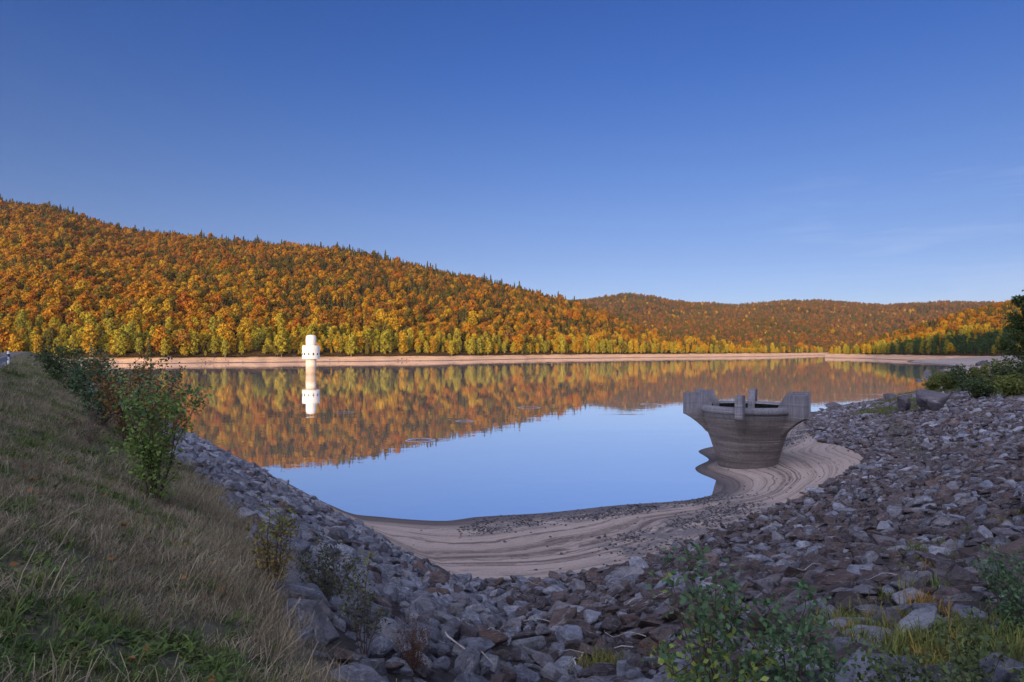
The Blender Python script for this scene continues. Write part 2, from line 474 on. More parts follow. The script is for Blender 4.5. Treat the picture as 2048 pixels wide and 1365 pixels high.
def zones(x, y, z):
    """share of turf, rock bed and gravel at each place"""
    s, t = st(x, y)
    wob = fbm(x / 1.5, y / 1.5, 3) * 1.6
    turf = sstep(.6, -.4, t - tb(s) + wob) * sstep(-14, -4, s)
    sand = inpoly(x, y, SANDPOLY)
    far = sstep(95, 125, np.hypot(x, y)) * (x > 20)
    rock = np.where(sand, 0, 1.0) * (1 - turf) * (1 - far)
    green = sstep(.0, .22, fbm(x / 7 + 3, y / 7, 3) + .10) * sstep(60, 70, y) * sstep(1.2, 2, z) * (x > 30) * sstep(140, 110, y)
    P_ = [(40, 68), (34, 57), (30, 49), (26.5, 41.5), (24.5, 36)]
    dp = np.full(np.shape(x), 99.0)
    for (ax, ay), (bx, by) in zip(P_, P_[1:]):
        k_ = np.clip(((x - ax) * (bx - ax) + (y - ay) * (by - ay)) / ((bx - ax) ** 2 + (by - ay) ** 2), 0, 1)
        dp = np.minimum(dp, np.hypot(x - ax - k_ * (bx - ax), y - ay - k_ * (by - ay)))
    path = sstep(1.7, .3, dp + wob * .9)          # a worn earthy strip up the bank
    rock = rock * (1 - .62 * path)
    turf = np.maximum(turf, .55 * path)
    near_right = sstep(3.6, 4.6, x) * sstep(9.5, 7.5, y)
    turf = np.maximum(turf, np.maximum(green, near_right * .8))
    rock = np.minimum(rock, 1 - green)
    # gravel: a belt from the left waterline across to the trumpet, and behind it
    gv = np.maximum(sstep(2.6, 1.0, np.abs(-.42 * (x - 4) + .9 * (y - 34.3))) * sstep(-3, -1, x) * sstep(16, 12, x), sstep(4, 0, np.abs(y - (60 + (x - 26) * 1.35))) * (x > 19) * (y > 52))
    gv = np.maximum(gv, .9 * sstep(2.6, .6, np.abs((x - 8) * -.66 + (y - 29.8) * .75)) * sstep(2.5, 5, x) * sstep(15, 12, x))
    return turf, rock, np.maximum(gv * sand, path * .95)

na_, nr_ = 760, 470
az = np.radians(np.concatenate([np.linspace(-115, -50, 60, endpoint=False), np.linspace(-50, 50, na_ - 110, endpoint=False), np.linspace(50, 115, 50)]))
rr = np.geomspace(1.0, 900, nr_)
A_, R_ = np.meshgrid(az, rr, indexing="ij")
gx, gy = R_ * np.sin(A_), R_ * np.cos(A_)
gz = zground(gx, gy)
gidx = np.arange(na_ * nr_).reshape(na_, nr_)
gf = np.stack([gidx[:-1, :-1], gidx[1:, :-1], gidx[1:, 1:], gidx[:-1, 1:]], -1).reshape(-1, 4)[:, ::-1]
ground = mesh_obj("ground", np.stack([gx, gy, gz], -1).reshape(-1, 3), gf, GROUND, smooth=True)
tz = np.stack([*zones(gx, gy, gz), np.ones_like(gx)], -1)
ground.data.attributes.new("zone", "FLOAT_COLOR", "POINT").data.foreach_set("color", tz.astype(np.float32).ravel())
tag(ground, kind="structure")

# lake
wv = [(5, 8, 0), (-416, 563, 0), (-900, 1000, 0), (-900, 1500, 0), (1600, 1500, 0), (1600, 300, 0), (100, 60, 0), (30, 10, 0)]
tag(mesh_obj("water", wv, [list(range(len(wv)))[::-1]], WATER), kind="structure")

# ------------------------------------------------------------------ hills
class Hill:
    def __init__(s, name, px, foot, ridge, sky, z0, treeh, p=1.0, amp=1.0, back=500, lam=90):
        s.name, s.px, s.foot, s.ridge, s.z0, s.p, s.amp, s.lam = name, px, foot, ridge, z0, p, amp, lam
        s.zr = [H + (HY - k) / F * yr - treeh * .85 for k, yr in zip(sky, ridge)]
        s.back = back
    def z(s, x, y):
        q = CX + F * x / np.maximum(y, 1)
        f, r, zr = np.interp(q, s.px, s.foot), np.interp(q, s.px, s.ridge), np.interp(q, s.px, s.zr)
        v = (y - f) / (r - f)
        up = s.z0 + (zr - s.z0) * np.sign(v) * np.abs(v) ** s.p
        dn = zr - (y - r) * .35
        z = np.where(v < 1, up, dn)
        n = fbm(x / s.lam, y / s.lam, 4) * s.amp * 26 * sstep(0, .3, v) * (1 - .75 * sstep(.8, 1.0, v))
        lo = np.where(v < 0, (y - f) * .22 + s.z0, z + n)
        return np.where(v < 0, lo, z + n), v
    def build(s, mat, nu=220, nv=110):
        U = np.linspace(s.px[0], s.px[-1], nu)
        f, r = np.interp(U, s.px, s.foot), np.interp(U, s.px, s.ridge)
        V = np.linspace(-.0, 1, nv)
        Y = np.concatenate([f[:, None] + (r - f)[:, None] * V, r[:, None] + np.linspace(20, s.back, 12)], 1)
        X = (U[:, None] - CX) / F * Y
        Z, _ = s.z(X, Y)
        g = np.arange(Y.size).reshape(Y.shape)
        fa = np.stack([g[:-1, :-1], g[1:, :-1], g[1:, 1:], g[:-1, 1:]], -1).reshape(-1, 4)
        return tag(mesh_obj(s.name, np.stack([X, Y, Z], -1).reshape(-1, 3), fa, mat, smooth=True), kind="structure")
    def plant(s, step, vmin=0.0, vmax=1.06, margin=60, g=rng):
        Ym = max(s.ridge) * 1.05; q0, q1 = max(s.px[0], -150), min(s.px[-1], 2200)
        xs = np.arange(min((q0 - CX) / F * Ym, (q0 - CX) / F * min(s.foot)), max((q1 - CX) / F * Ym, (q1 - CX) / F * min(s.foot)), step)
        ys = np.arange(min(s.foot), Ym, step)
        X, Y = np.meshgrid(xs, ys); X, Y = X.ravel(), Y.ravel()
        X = X + g.uniform(-.48, .48, len(X)) * step; Y = Y + g.uniform(-.48, .48, len(Y)) * step
        q = CX + F * X / Y
        Z, v = s.z(X, Y)
        k = (q > q0) & (q < q1) & (v > vmin) & (v < vmax)
        return X[k], Y[k], Z[k], v[k], q[k]

LEFT = Hill("hill", [-700, -300, 0, 100, 160, 250, 330, 420, 540, 640, 740, 800, 880, 950, 1030, 1100, 1160, 1210, 1270, 1330, 1400, 1480, 1530, 1580, 1650],
            [430, 430, 420, 421, 423, 426, 430, 448, 472, 493, 513, 525, 541, 575, 623, 665, 695, 720, 750, 780, 815, 850, 890, 970, 1130],
            [1250, 1250, 1250, 1240, 1235, 1225, 1215, 1200, 1180, 1165, 1150, 1140, 1125, 1110, 1095, 1080, 1065, 1050, 1035, 1020, 1000, 980, 1000, 1060, 1200],
            [330, 372, 397, 409, 428, 456, 465, 473, 483, 491, 505, 520, 540, 553, 570, 588, 602, 622, 645, 667, 683, 695, 697, 696, 697], 4.4, 14, .93, 1.0)
MID = Hill("hill", [1000, 1150, 1250, 1330, 1420, 1500, 1560, 1640, 1700, 1760, 1830, 1900],
           [1150] * 12, [1750, 1750, 1740, 1730, 1720, 1700, 1680, 1650, 1600, 1550, 1450, 1400],
           [602, 612, 622, 634, 640, 634, 634, 645, 656, 668, 690, 699], 4.4, 13, .9, 1.2)
FAR = Hill("hill", [1000, 1100, 1158, 1200, 1258, 1310, 1340, 1400, 1470, 1520, 1560, 1650, 1700, 1770, 1830, 1900, 1990, 2150, 2400],
           [1500] * 19, [2600] * 19,
           [615, 604, 598, 592, 585, 591, 599, 604, 607, 604, 601, 598, 603, 609, 606, 602, 605, 606, 600], 4.4, 13, .9, 1.5, 900, 140)
RIGHT = Hill("hill", [1655, 1690, 1720, 1760, 1800, 1850, 1900, 1950, 2000, 2100, 2300, 2600],
             [760, 735, 705, 655, 615, 575, 540, 512, 490, 465, 440, 430], [800, 800, 800, 800, 800, 800, 800, 800, 800, 800, 800, 800],
             [705, 700, 688, 671, 660, 648, 632, 618, 607, 588, 560, 540], 4.4, 12, .85, .7, 400, 60)
for hh_ in (LEFT, MID, FAR, RIGHT): hh_.build(HILL)

# dry shore below the trees: a strip from under the water up to the foot of each hill
def shore_strip(h, w, q0, q1, n=260):
    q = np.linspace(q0, q1, n); f = np.interp(q, h.px, h.foot)
    ww = w * (1 + 1.1 * fbm(q / 45, q * 0 + 3, 5)) * np.clip(f / 450, .8, 2)
    V = np.array([-.8, -.4, -.15, 0, .1, .25, .4, .55, .7, .85, .95, 1.0, 1.3])
    Zv = np.array([-3, -1.5, -.5, 0, .35, .8, 1.6, 2.4, 3.1, 3.7, 4.2, 4.5, 4.3])
    Y = f[:, None] + 4 + (V - 1) * ww[:, None]
    X = (q[:, None] - CX) / F * Y
    Z = np.broadcast_to(Zv, Y.shape) + fbm(X / 9, Y / 4, 4) * 1.5 * (Zv > .2)
    g = np.arange(Y.size).reshape(Y.shape)
    fa = np.stack([g[:-1, :-1], g[1:, :-1], g[1:, 1:], g[:-1, 1:]], -1).reshape(-1, 4)
    return tag(mesh_obj("shore", np.stack([X, Y, Z], -1).reshape(-1, 3), fa, SHORE, smooth=True), kind="structure")
shore_strip(LEFT, 17, -400, 1650)
shore_strip(MID, 60, 1300, 1900)
shore_strip(RIGHT, 34, 1650, 2500)

# the ridge behind the photographer, whose evening shadow covers the near bank
FARB = 1200.0
cc = np.r_[np.linspace(-3000, -520, 30), np.linspace(-500, 1000, 160), np.linspace(1020, 3500, 30)]
crest = FARB * math.tan(R(SUN_EL)) + np.interp(cc, [-3000, -500, -200, -162, -60, -29, 36, 61, 82, 102, 116, 150, 300, 1000, 3500], [-60, 0, 10, 16, 26, 32, 72, 104, 112, 117, 134, 136, 138, 134, 60]) + fbm(cc / 30, cc * 0 + 9, 4) * 7
bb = np.array([-900, -500, -150, 0, 100, 400, 800])
bz = np.array([.0, .45, .88, 1, .93, .45, 0.02])
CC, BB = np.meshgrid(cc, bb, indexing="ij")
bx_, by_ = CC * HYY + (BB - FARB) * HX, -CC * HX + (BB - FARB) * HYY
bzz = crest[:, None] * bz[None, :]
g_ = np.arange(CC.size).reshape(CC.shape)
tag(mesh_obj("hill", np.stack([bx_, by_, bzz], -1).reshape(-1, 3), np.stack([g_[:-1, :-1], g_[1:, :-1], g_[1:, 1:], g_[:-1, 1:]], -1).reshape(-1, 4), HILL, smooth=True), kind="structure")

# ------------------------------------------------------------------ trees
BARK = Mat("bark", .95, .1); BARK.color(BARK.ramp(BARK.noise(BARK.obj(), 3, 4), [(.3, (.05, .04, .03)), (.7, (.17, .15, .12))])); BARK = BARK.m
PALE = Mat("birch_bark", .9, .1); PALE.color(PALE.ramp(PALE.noise(PALE.obj(), 2, 4), [(.3, (.12, .10, .08)), (.6, (.45, .41, .34))])); PALE = PALE.m
L_ORANGE = leaf_mat("beech_leaves_orange", [(0, (.34, .118, .006)), (.35, (.38, .165, .008)), (.7, (.37, .19, .010)), (1, (.33, .10, .010))])
L_RUST = leaf_mat("beech_leaves_rust", [(0, (.20, .074, .010)), (.5, (.27, .11, .010)), (1, (.19, .088, .018))])
L_GOLD = leaf_mat("leaves_gold", [(0, (.40, .21, .010)), (.5, (.42, .26, .016)), (1, (.35, .17, .010))])
L_LIME = leaf_mat("leaves_yellow_green", [(0, (.27, .22, .018)), (.5, (.38, .28, .022)), (1, (.22, .20, .022))])
L_OLIVE = leaf_mat("leaves_olive", [(0, (.13, .085, .010)), (.5, (.17, .12, .012)), (1, (.10, .08, .012))])
L_SPRUCE = leaf_mat("spruce_needles", [(0, (.075, .058, .013)), (.5, (.105, .078, .015)), (1, (.055, .046, .014))], .4, .1)
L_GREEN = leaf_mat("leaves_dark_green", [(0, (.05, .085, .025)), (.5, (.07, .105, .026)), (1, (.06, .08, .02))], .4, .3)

def crown_broad(g, h, w, n, size, base=.28, lobes=13):
    """a broadleaf crown: lobes of outward-facing leaf clumps round a few limbs"""
    C = []
    for k in range(lobes):
        th = k * 2.4 + g.uniform(-.4, .4); zz = base + (1 - base) * ((k + .7) / lobes)
        prof = math.sin(math.pi * min(1, (zz - base) / (1 - base) * .82 + .17)) ** .7
        rad = w * .5 * prof * g.uniform(.45, .8)
        C.append((rad * math.cos(th), rad * math.sin(th), zz * h * .93, w * g.uniform(.20, .31)))
    C = np.array(C)
    i = g.integers(0, lobes, n)
    d = unit(g.normal(size=(n, 3)) + [0, 0, .35])
    r = C[i, 3] * g.uniform(.72, 1.08, n)
    c = C[i, :3] + d * r[:, None] * [1, 1, .8]
    return cards(c, d + g.normal(size=(n, 3)) * .55, g.uniform(.6, 1.25, n) * size, 1, g), C

def crown_column(g, h, w, n, size, base=.06):
    z = base + (1 - base) * g.random(n) ** .85
    prof = np.interp(z, [0, .1, .35, .7, 1], [.55, .9, 1, .62, .05])
    lob = 1 + .35 * np.sin(z * 19 + g.uniform(0, 6)) * np.sin(g.uniform(0, 6) + z * 7)
    th = g.uniform(0, 2 * np.pi, n); r = w * .5 * prof * lob * g.uniform(.45, 1.05, n) ** .5
    c = np.c_[r * np.cos(th), r * np.sin(th), z * h]
    d = np.c_[np.cos(th), np.sin(th), np.full(n, .35)]
    return cards(c, d + g.normal(size=(n, 3)) * .6, g.uniform(.6, 1.2, n) * size, .8, g)

def crown_spruce(g, h, w, n, size):
    z = .08 + .92 * (1 - np.sqrt(g.random(n)))
    tier = np.floor(z * 15) / 15
    th = g.uniform(0, 2 * np.pi, n); rm = w * .5 * (1.02 - z) * (1 + .25 * np.sin(th * 5 + tier * 40))
    f = g.random(n) ** .5; r = rm * f
    c = np.c_[r * np.cos(th), r * np.sin(th), z * h - r * .35]
    d = np.c_[np.cos(th) * .8, np.sin(th) * .8, np.full(n, .75)]
    return cards(c, d + g.normal(size=(n, 3)) * .35, g.uniform(.7, 1.3, n) * size, .7, g)

def make_tree(kind, seed, n, size, mat):
    """trunk and crown geometry of a tree of about 12 m"""
    g = np.random.default_rng(seed)
    tr = Geo()
    if kind == "broad":
        h, w = 12 * g.uniform(.9, 1.1), 8.6 * g.uniform(.85, 1.1)
        (v, f), C = crown_broad(g, h, w, n, size)
        tr.tube([(0, 0, -.8), (.05, 0, h * .3), (.2, .1, h * .75)], [.24, .18, .06], 6)
        for c in C[::3]: tr.tube([(.08, .03, h * .33), tuple(c[:3])], [.09, .03], 4)
        bm = BARK
    elif kind == "column":
        h, w = 12 * g.uniform(.85, 1.1), 5.2 * g.uniform(.85, 1.15)
        (v, f), _ = crown_broad(g, h, w, n, size, .07, 15)
        tr.tube([(0, 0, -.8), (.1, .05, h * .4), (0, .1, h * .92)], [.16, .12, .02], 6)
        for k in range(5):
            t_ = g.uniform(0, 6.28); tr.tube([(.05, .02, h * (.15 + .12 * k)), (w * .33 * math.cos(t_), w * .33 * math.sin(t_), h * (.3 + .12 * k))], [.05, .015], 4)
        bm = PALE
    else:
        h, w = 14 * g.uniform(.85, 1.1), 5.0 * g.uniform(.85, 1.1)
        v, f = crown_spruce(g, h, w, n, size)
        tr.tube([(0, 0, -.8), (0, 0, h * .97)], [.2, .02], 6)
        bm = BARK
    tv, tf = np.concatenate(tr.v), tr.f
    both = Geo().add(tv, tf, 0).add(v, f, 1)
    name = {"broad": "beech_tree", "column": "birch_tree", "spruce": "spruce_tree"}[kind]
    P = both.obj(name + "_kind", [bm, mat], link=False)
    P["trunk"] = 0
    T = mesh_obj("trunk_kind", tv, tf, bm, link=False)
    Cn = mesh_obj("crown_kind", v, f, mat, link=False)
    return dict(name=name, proto=P, trunk=T.data, crown=Cn.data, h=h)

KINDS = []       # order is the pick index
for k in range(3): KINDS.append(make_tree("broad", 10 + k, 760, .37, L_ORANGE))
for k in range(2): KINDS.append(make_tree("broad", 20 + k, 760, .37, L_RUST))
for k in range(2): KINDS.append(make_tree("broad", 30 + k, 760, .37, L_GOLD))
for k in range(3): KINDS.append(make_tree("column", 40 + k, 700, .31, L_LIME))
KINDS.append(make_tree("column", 50, 700, .31, L_GOLD))
KINDS.append(make_tree("broad", 60, 760, .37, L_OLIVE))
for k in range(2): KINDS.append(make_tree("spruce", 70 + k, 420, .42, L_SPRUCE))
F_ORANGE = leaf_mat("hazed_orange_leaves", [(0, (.22, .085, .012)), (.5, (.26, .105, .014)), (1, (.20, .075, .014))])  # duller leaf colours for the far ridges, distance haze put into them
F_RUST = leaf_mat("hazed_rust_leaves", [(0, (.13, .058, .018)), (.5, (.17, .075, .018)), (1, (.12, .062, .026))])
F_OLIVE = leaf_mat("hazed_olive_leaves", [(0, (.10, .07, .014)), (1, (.13, .09, .016))])
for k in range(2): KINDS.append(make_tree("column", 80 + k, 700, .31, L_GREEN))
LOW = []
for k in range(2): LOW.append(make_tree("broad", 110 + k, 150, .85, F_ORANGE))
for k in range(2): LOW.append(make_tree("broad", 120 + k, 150, .85, F_RUST))
LOW.append(make_tree("broad", 130, 150, .85, L_GOLD))
LOW.append(make_tree("column", 140, 150, .7, L_LIME))
LOW.append(make_tree("broad", 160, 150, .85, F_OLIVE))
for k in range(2): LOW.append(make_tree("spruce", 170 + k, 130, .75, L_SPRUCE))
WORDS = {L_ORANGE.name: "orange", L_RUST.name: "rust brown", L_GOLD.name: "golden yellow", L_LIME.name: "yellow green", L_OLIVE.name: "olive brown", L_SPRUCE.name: "dark green", L_GREEN.name: "leafy green"}

def choose(g, n, w):
    w = np.asarray(w, float); c = np.cumsum(w, 1); c /= c[:, -1:]
    return (g.random((n, 1)) > c).sum(1)

trees = []        # hill, x, y, z, v, q, pick, scale
def forest_mix(X, Y, v, q, shore_band, conif):
    n = len(X)
    p1, p2 = fbm(X / 60, Y / 60, 3), fbm(X / 110 + 9, Y / 110, 3)
    W = np.zeros((n, 16))
    con = sstep(.02, .10, p1) * conif + .06 * conif + .45 * sstep(380, 800, q) * sstep(.12, .4, v) + .20 * sstep(.45, .75, v) + sstep(.93, .99, v) * .9
    W[:, 0:3] = 1.0; W[:, 3:5] = (.5 + 1.6 * sstep(.35, .9, v))[:, None]; W[:, 5:7] = (.75 * sstep(.6, .1, v) + .12)[:, None]
    W[:, 11] = .8 + 2.2 * sstep(-.02, .12, -p2)
    W[:, 12:14] = (con * 8)[:, None]
    sh = shore_band
    W *= (1 - sh)[:, None]
    W[:, 7:10] += (sh * 3)[:, None]; W[:, 10] += sh * 1.6; W[:, 5:7] += (sh * .5)[:, None]
    return W
X, Y, Z, v, q = LEFT.plant(5.7, 0.004)
band = np.clip(sstep(.085, .03, v) * 1.2, 0, 1)
pk = choose(rng, len(X), forest_mix(X, Y, v, q, band, .75 + .25 * sstep(300, 900, q)))
scl = rng.uniform(.45, 1.02, len(X)) * np.where(rng.random(len(X)) < .10, 1.45, 1) * np.where(v < .05, .88, 1.0) * np.where((pk > 11) & (v > .93), 1.25, 1)
trees += [("left",) + r for r in zip(X, Y, Z, v, q, pk, scl)]
nL = len(X)
# a close front row along the shore
qf = np.sort(rng.uniform(-120, 1530, 260)); qf = qf[fbm(qf / 25, qf * 0 + 2, 3) > -.16]
yf = np.interp(qf, LEFT.px, LEFT.foot) + rng.uniform(0, 10, len(qf)); xf = (qf - CX) / F * yf
zf, vf = LEFT.z(xf, yf)
kf = choose(rng, len(qf), np.tile([.25, .2, .2, .1, .1, .9, .9, 2.4, 2.4, 2.4, 2.0, .9, .35, .35], (len(qf), 1)))
sf = rng.choice([.28, .45, .7, .9, 1.1, 1.3], len(qf)) * rng.uniform(.85, 1.15, len(qf)) * (.75 + .6 * np.clip(fbm(qf / 60, qf * 0, 3) + .4, 0, 1))
trees += [("left",) + r for r in zip(xf, yf, zf, vf, qf, kf, sf)]
X, Y, Z, v, q = RIGHT.plant(6.4, 0.01)
band = np.clip(sstep(.34, .16, v), 0, 1)
W_ = forest_mix(X, Y, v, q, band, .45)
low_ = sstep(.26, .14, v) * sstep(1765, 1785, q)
W_[:, 7:11] *= (1 - .85 * low_)[:, None]; W_[:, 14:16] += (low_ * 8)[:, None]  # dark green trees crowd this band to deepen its shade
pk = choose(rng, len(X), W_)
scl = rng.uniform(.7, 1.1, len(X)) * np.where(v < .25, .8, .95)
trees += [("right",) + r for r in zip(X, Y, Z, v, q, pk, scl)]
qf = np.arange(1662, 2150, 9.0); qf = qf + rng.uniform(-4, 4, len(qf))
yf = np.interp(qf, RIGHT.px, RIGHT.foot) + rng.uniform(1, 8, len(qf)); xf = (qf - CX) / F * yf
zf, vf = RIGHT.z(xf, yf)
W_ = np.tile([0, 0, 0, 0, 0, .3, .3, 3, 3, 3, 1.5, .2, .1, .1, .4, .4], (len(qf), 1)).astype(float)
W_[qf > 1772, 14:16] = 14  # front row turned dark green too, strengthening the shade at the hill's foot
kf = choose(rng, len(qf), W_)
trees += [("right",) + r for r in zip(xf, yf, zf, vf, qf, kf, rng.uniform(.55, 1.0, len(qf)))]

# the 300 that show largest are things, the rest of the wood is one mass on each hill
order = sorted(range(len(trees)), key=lambda i: -(KINDS[trees[i][6]]["h"] * trees[i][7] / trees[i][2]) if 0 < trees[i][5] < 2048 else 0)
single = set(order[:300])
TX = CX + F * (-73.0) / 235
for i in order[:300]:
    side, x, y, z, v, q, pk, s = trees[i]
    K = KINDS[pk]
    o = bpy.data.objects.new(K["name"], K["trunk"]); COL.objects.link(o)
    c = bpy.data.objects.new("crown", K["crown"]); COL.objects.link(c); c.parent = o
    o.location = (x, y, z); o.rotation_euler = (0, 0, rng.uniform(0, 6.28)); o.scale = (s, s, s * rng.uniform(.95, 1.12))
    col = WORDS[K["crown"].materials[0].name]
    if side == "right": where = "on the hill across the water beyond the trumpet spillway"
    elif q < TX - 25: where = "above the far shore on the left of the white tower"
    elif q < TX + 25: where = "on the far shore right behind the white tower"
    elif q < 1050: where = "above the far shore between tower and trumpet spillway"
    else: where = "above the distant far shore beyond the trumpet spillway"
    kind_ = K["name"].split("_")[0]
    tag(o, "%s %s tree %s" % (col, kind_, where), "tree", "%s %s trees %s" % (col, kind_, where))
for side in ("left", "right"):
    T = [t for i, t in enumerate(trees) if t[0] == side and i not in single]
    A = np.array([t[1:] for t in T])
    n = len(A)
    scatter("forest", A[:, :3], np.c_[np.zeros((n, 2)), rng.uniform(0, 6.28, n)], A[:, 6], A[:, 5].astype(int), [k["proto"] for k in KINDS],
            "orange autumn forest covering the big hill beyond the lake" if side == "left" else "golden autumn forest covering the low hill across the inlet")
for h, step, lab in ((MID, 8.0, "rust and dark green forest on the middle ridge at the end of the lake"), (FAR, 10.5, "hazy rust coloured forest on the farthest ridge under the sky")):
    X, Y, Z, v, q = h.plant(step, .002)
    n = len(X); p1, p2 = fbm(X / 90, Y / 90, 3), fbm(X / 160 + 9, Y / 160, 3)
    W = np.zeros((n, 9)); W[:, 0:2] = (.8 + 1.2 * sstep(0, .2, p2))[:, None]; W[:, 2:4] = 1.5; W[:, 4] = .25; W[:, 6] = 1.4
    W[:, 7:9] = (2.4 + 6 * sstep(.0, .12, p1))[:, None]
    W[:, 4] += 1.0 * sstep(.06, .02, v); W[:, 5] = 2.5 * sstep(.03, .0, v)
    sc_ = rng.uniform(.6, 1.15, n) * np.where(h is FAR, 1.0, .9)
    scatter("forest", np.c_[X, Y, Z], np.c_[np.zeros((n, 2)), rng.uniform(0, 6.28, n)], sc_, choose(rng, n, W), [k["proto"] for k in LOW], lab)

# ------------------------------------------------------------------ intake tower
TOWERW = Mat("white_render", .85, .2)
p_ = TOWERW.pos()
TOWERW.color(TOWERW.mix(TOWERW.ramp(TOWERW.noise(TOWERW.map(p_, (1, 1, .15)), 1.5, 5, .7), [(.35, 0), (.7, 1)]), (.50, .46, .40), (.60, .56, .49)))
TOWERC = Mat("weathered_tower_concrete", .9, .2)
p_ = TOWERC.pos(); z_ = TOWERC.sep(p_)[2]
c_ = TOWERC.ramp(TOWERC.math("MULTIPLY", TOWERC.math("ADD", z_, TOWERC.math("MULTIPLY", TOWERC.noise(TOWERC.map(p_, (.6, .6, .2)), 1.6, 4), 2)), .1), [(.05, (.22, .14, .09)), (.18, (.40, .27, .18)), (.34, (.42, .29, .20)), (.45, (.58, .46, .35)), (.72, (.66, .56, .46))])
TOWERC.color(TOWERC.mix(.35, c_, TOWERC.noise(TOWERC.map(p_, (.1, .1, 2)), 2, 3), "SOFT_LIGHT"))
DARKGLASS = Mat("dark_glass", .25, .5).color((.015, .017, .02)).m

def lathe(G, prof, n=64, m=0, cap=False, off=None):
    prof = np.asarray(prof, float); an = np.arange(n) * 2 * np.pi / n
    r = np.repeat(prof[:, :1], n, 1); z = np.repeat(prof[:, 1:], n, 1)
    if off is not None: r = r + off(an[None, :], z)
    v = np.stack([r * np.cos(an), r * np.sin(an), z], -1).reshape(-1, 3)
    k = len(prof)
    f = [[i * n + j, i * n + (j + 1) % n, (i + 1) * n + (j + 1) % n, (i + 1) * n + j] for i in range(k - 1) for j in range(n)]
    if cap: f += [[(k - 1) * n + j for j in range(n)]]
    G.add(v, f, m)
    return G

tower = bpy.data.objects.new("intake_tower", None); COL.objects.link(tower)
tower.location = (-73.8, 235, 0)
tag(tower, "white cylindrical intake tower with a wider windowed gallery and domed top, standing in the lake", "tower")
lathe(Geo(), [(1.86, -3), (1.86, 5.62)], 56, cap=True).obj("shaft", TOWERC.m, tower, True)
G = Geo()
lathe(G, [(1.7, 5.62), (3.02, 5.62), (3.12, 5.72), (3.12, 10.48), (3.02, 10.58), (1.6, 10.58)], 72)
gal = G.obj("gallery", TOWERW.m, tower)
lathe(Geo(), [(1.84, 10.58), (1.84, 13.3), (1.78, 13.75), (1.55, 14.15), (1.1, 14.38), (.5, 14.47), (.02, 14.5)], 56, cap=True).obj("dome", TOWERW.m, tower, True)
face = math.atan2(-235, 73.8)
for k in range(12):
    th = face + R(15) + k * R(30)
    fr = Geo(); pn = Geo()
    c = np.array([3.12 * math.cos(th), 3.12 * math.sin(th), 7.45])
    rad, tan_ = np.array([math.cos(th), math.sin(th), 0]), np.array([-math.sin(th), math.cos(th), 0])
    def slab(G_, cu, cz, hu, hz, d0, d1):
        v = np.array([c + tan_ * (cu + a_ * hu) + np.array([0, 0, cz + b_ * hz]) + rad * d for d in (d0, d1) for a_ in (-1, 1) for b_ in (-1, 1)])
        G_.add(v, [[0, 1, 3, 2], [4, 6, 7, 5], [0, 4, 5, 1], [2, 3, 7, 6], [0, 2, 6, 4], [1, 5, 7, 3]])
    slab(pn, 0, 0, .26, .42, -.10, .03)
    w_ = pn.obj("window", DARKGLASS, tower)
    slab(fr, 0, -.47, .34, .05, -.1, .10); fr.obj("sill", TOWERW.m, w_)
    li = Geo(); slab(li, 0, .45, .32, .03, -.1, .07); li.obj("lintel", TOWERW.m, w_)

# ------------------------------------------------------------------ trumpet spillway
CON = concrete_material("spillway_concrete", (.205, .192, .198))
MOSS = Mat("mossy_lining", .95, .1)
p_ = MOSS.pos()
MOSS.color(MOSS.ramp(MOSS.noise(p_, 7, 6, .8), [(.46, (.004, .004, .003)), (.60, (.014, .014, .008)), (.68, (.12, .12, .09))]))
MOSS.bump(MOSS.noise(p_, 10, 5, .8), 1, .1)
SX, SY = 17.55, 47.8
spill = bpy.data.objects.new("trumpet_spillway", None); COL.objects.link(spill)
spill.location = (SX, SY, 0)
tag(spill, "grey brown concrete trumpet spillway with flared rim and six piers, rising from the sand", "spillway")
look = math.atan2(-SY, -SX)                   # towards the camera
PA = [look - R(6.5) - k * R(60) for k in range(6)]
def bulge(an, z):
    b = 0
    for p in PA:
        d = (an - p + np.pi) % (2 * np.pi) - np.pi
        b = b + np.exp(-(d / R(9)) ** 2)
    return b * .16 * sstep(.2, 2.6, z) * sstep(4.6, 3.9, z)
body = [(2.06, -1), (2.07, 0), (2.10, .4), (2.18, .8), (2.27, 1.16), (2.42, 1.7), (2.58, 2.3), (2.74, 2.75), (2.90, 3.15), (3.06, 3.5), (3.20, 3.85), (3.32, 4.2), (3.38, 4.46)]
lathe(Geo(), body, 144, off=bulge).obj("funnel", CON, spill, True)
rim = [(3.34, 4.46), (3.52, 4.46), (3.58, 4.50), (3.61, 4.60), (3.61, 4.74), (3.57, 4.84), (3.48, 4.91), (3.36, 4.945), (3.20, 4.94), (3.06, 4.88), (2.96, 4.78)]
lathe(Geo(), rim, 144).obj("rim", CON, spill, True)
lathe(Geo(), [(2.958, 4.78), (2.84, 4.55), (2.72, 4.1), (2.58, 3.2), (2.35, 2.2), (1.98, 1.0), (1.9, -.6), (.01, -.6)], 96).obj("lining", MOSS.m, spill, True)
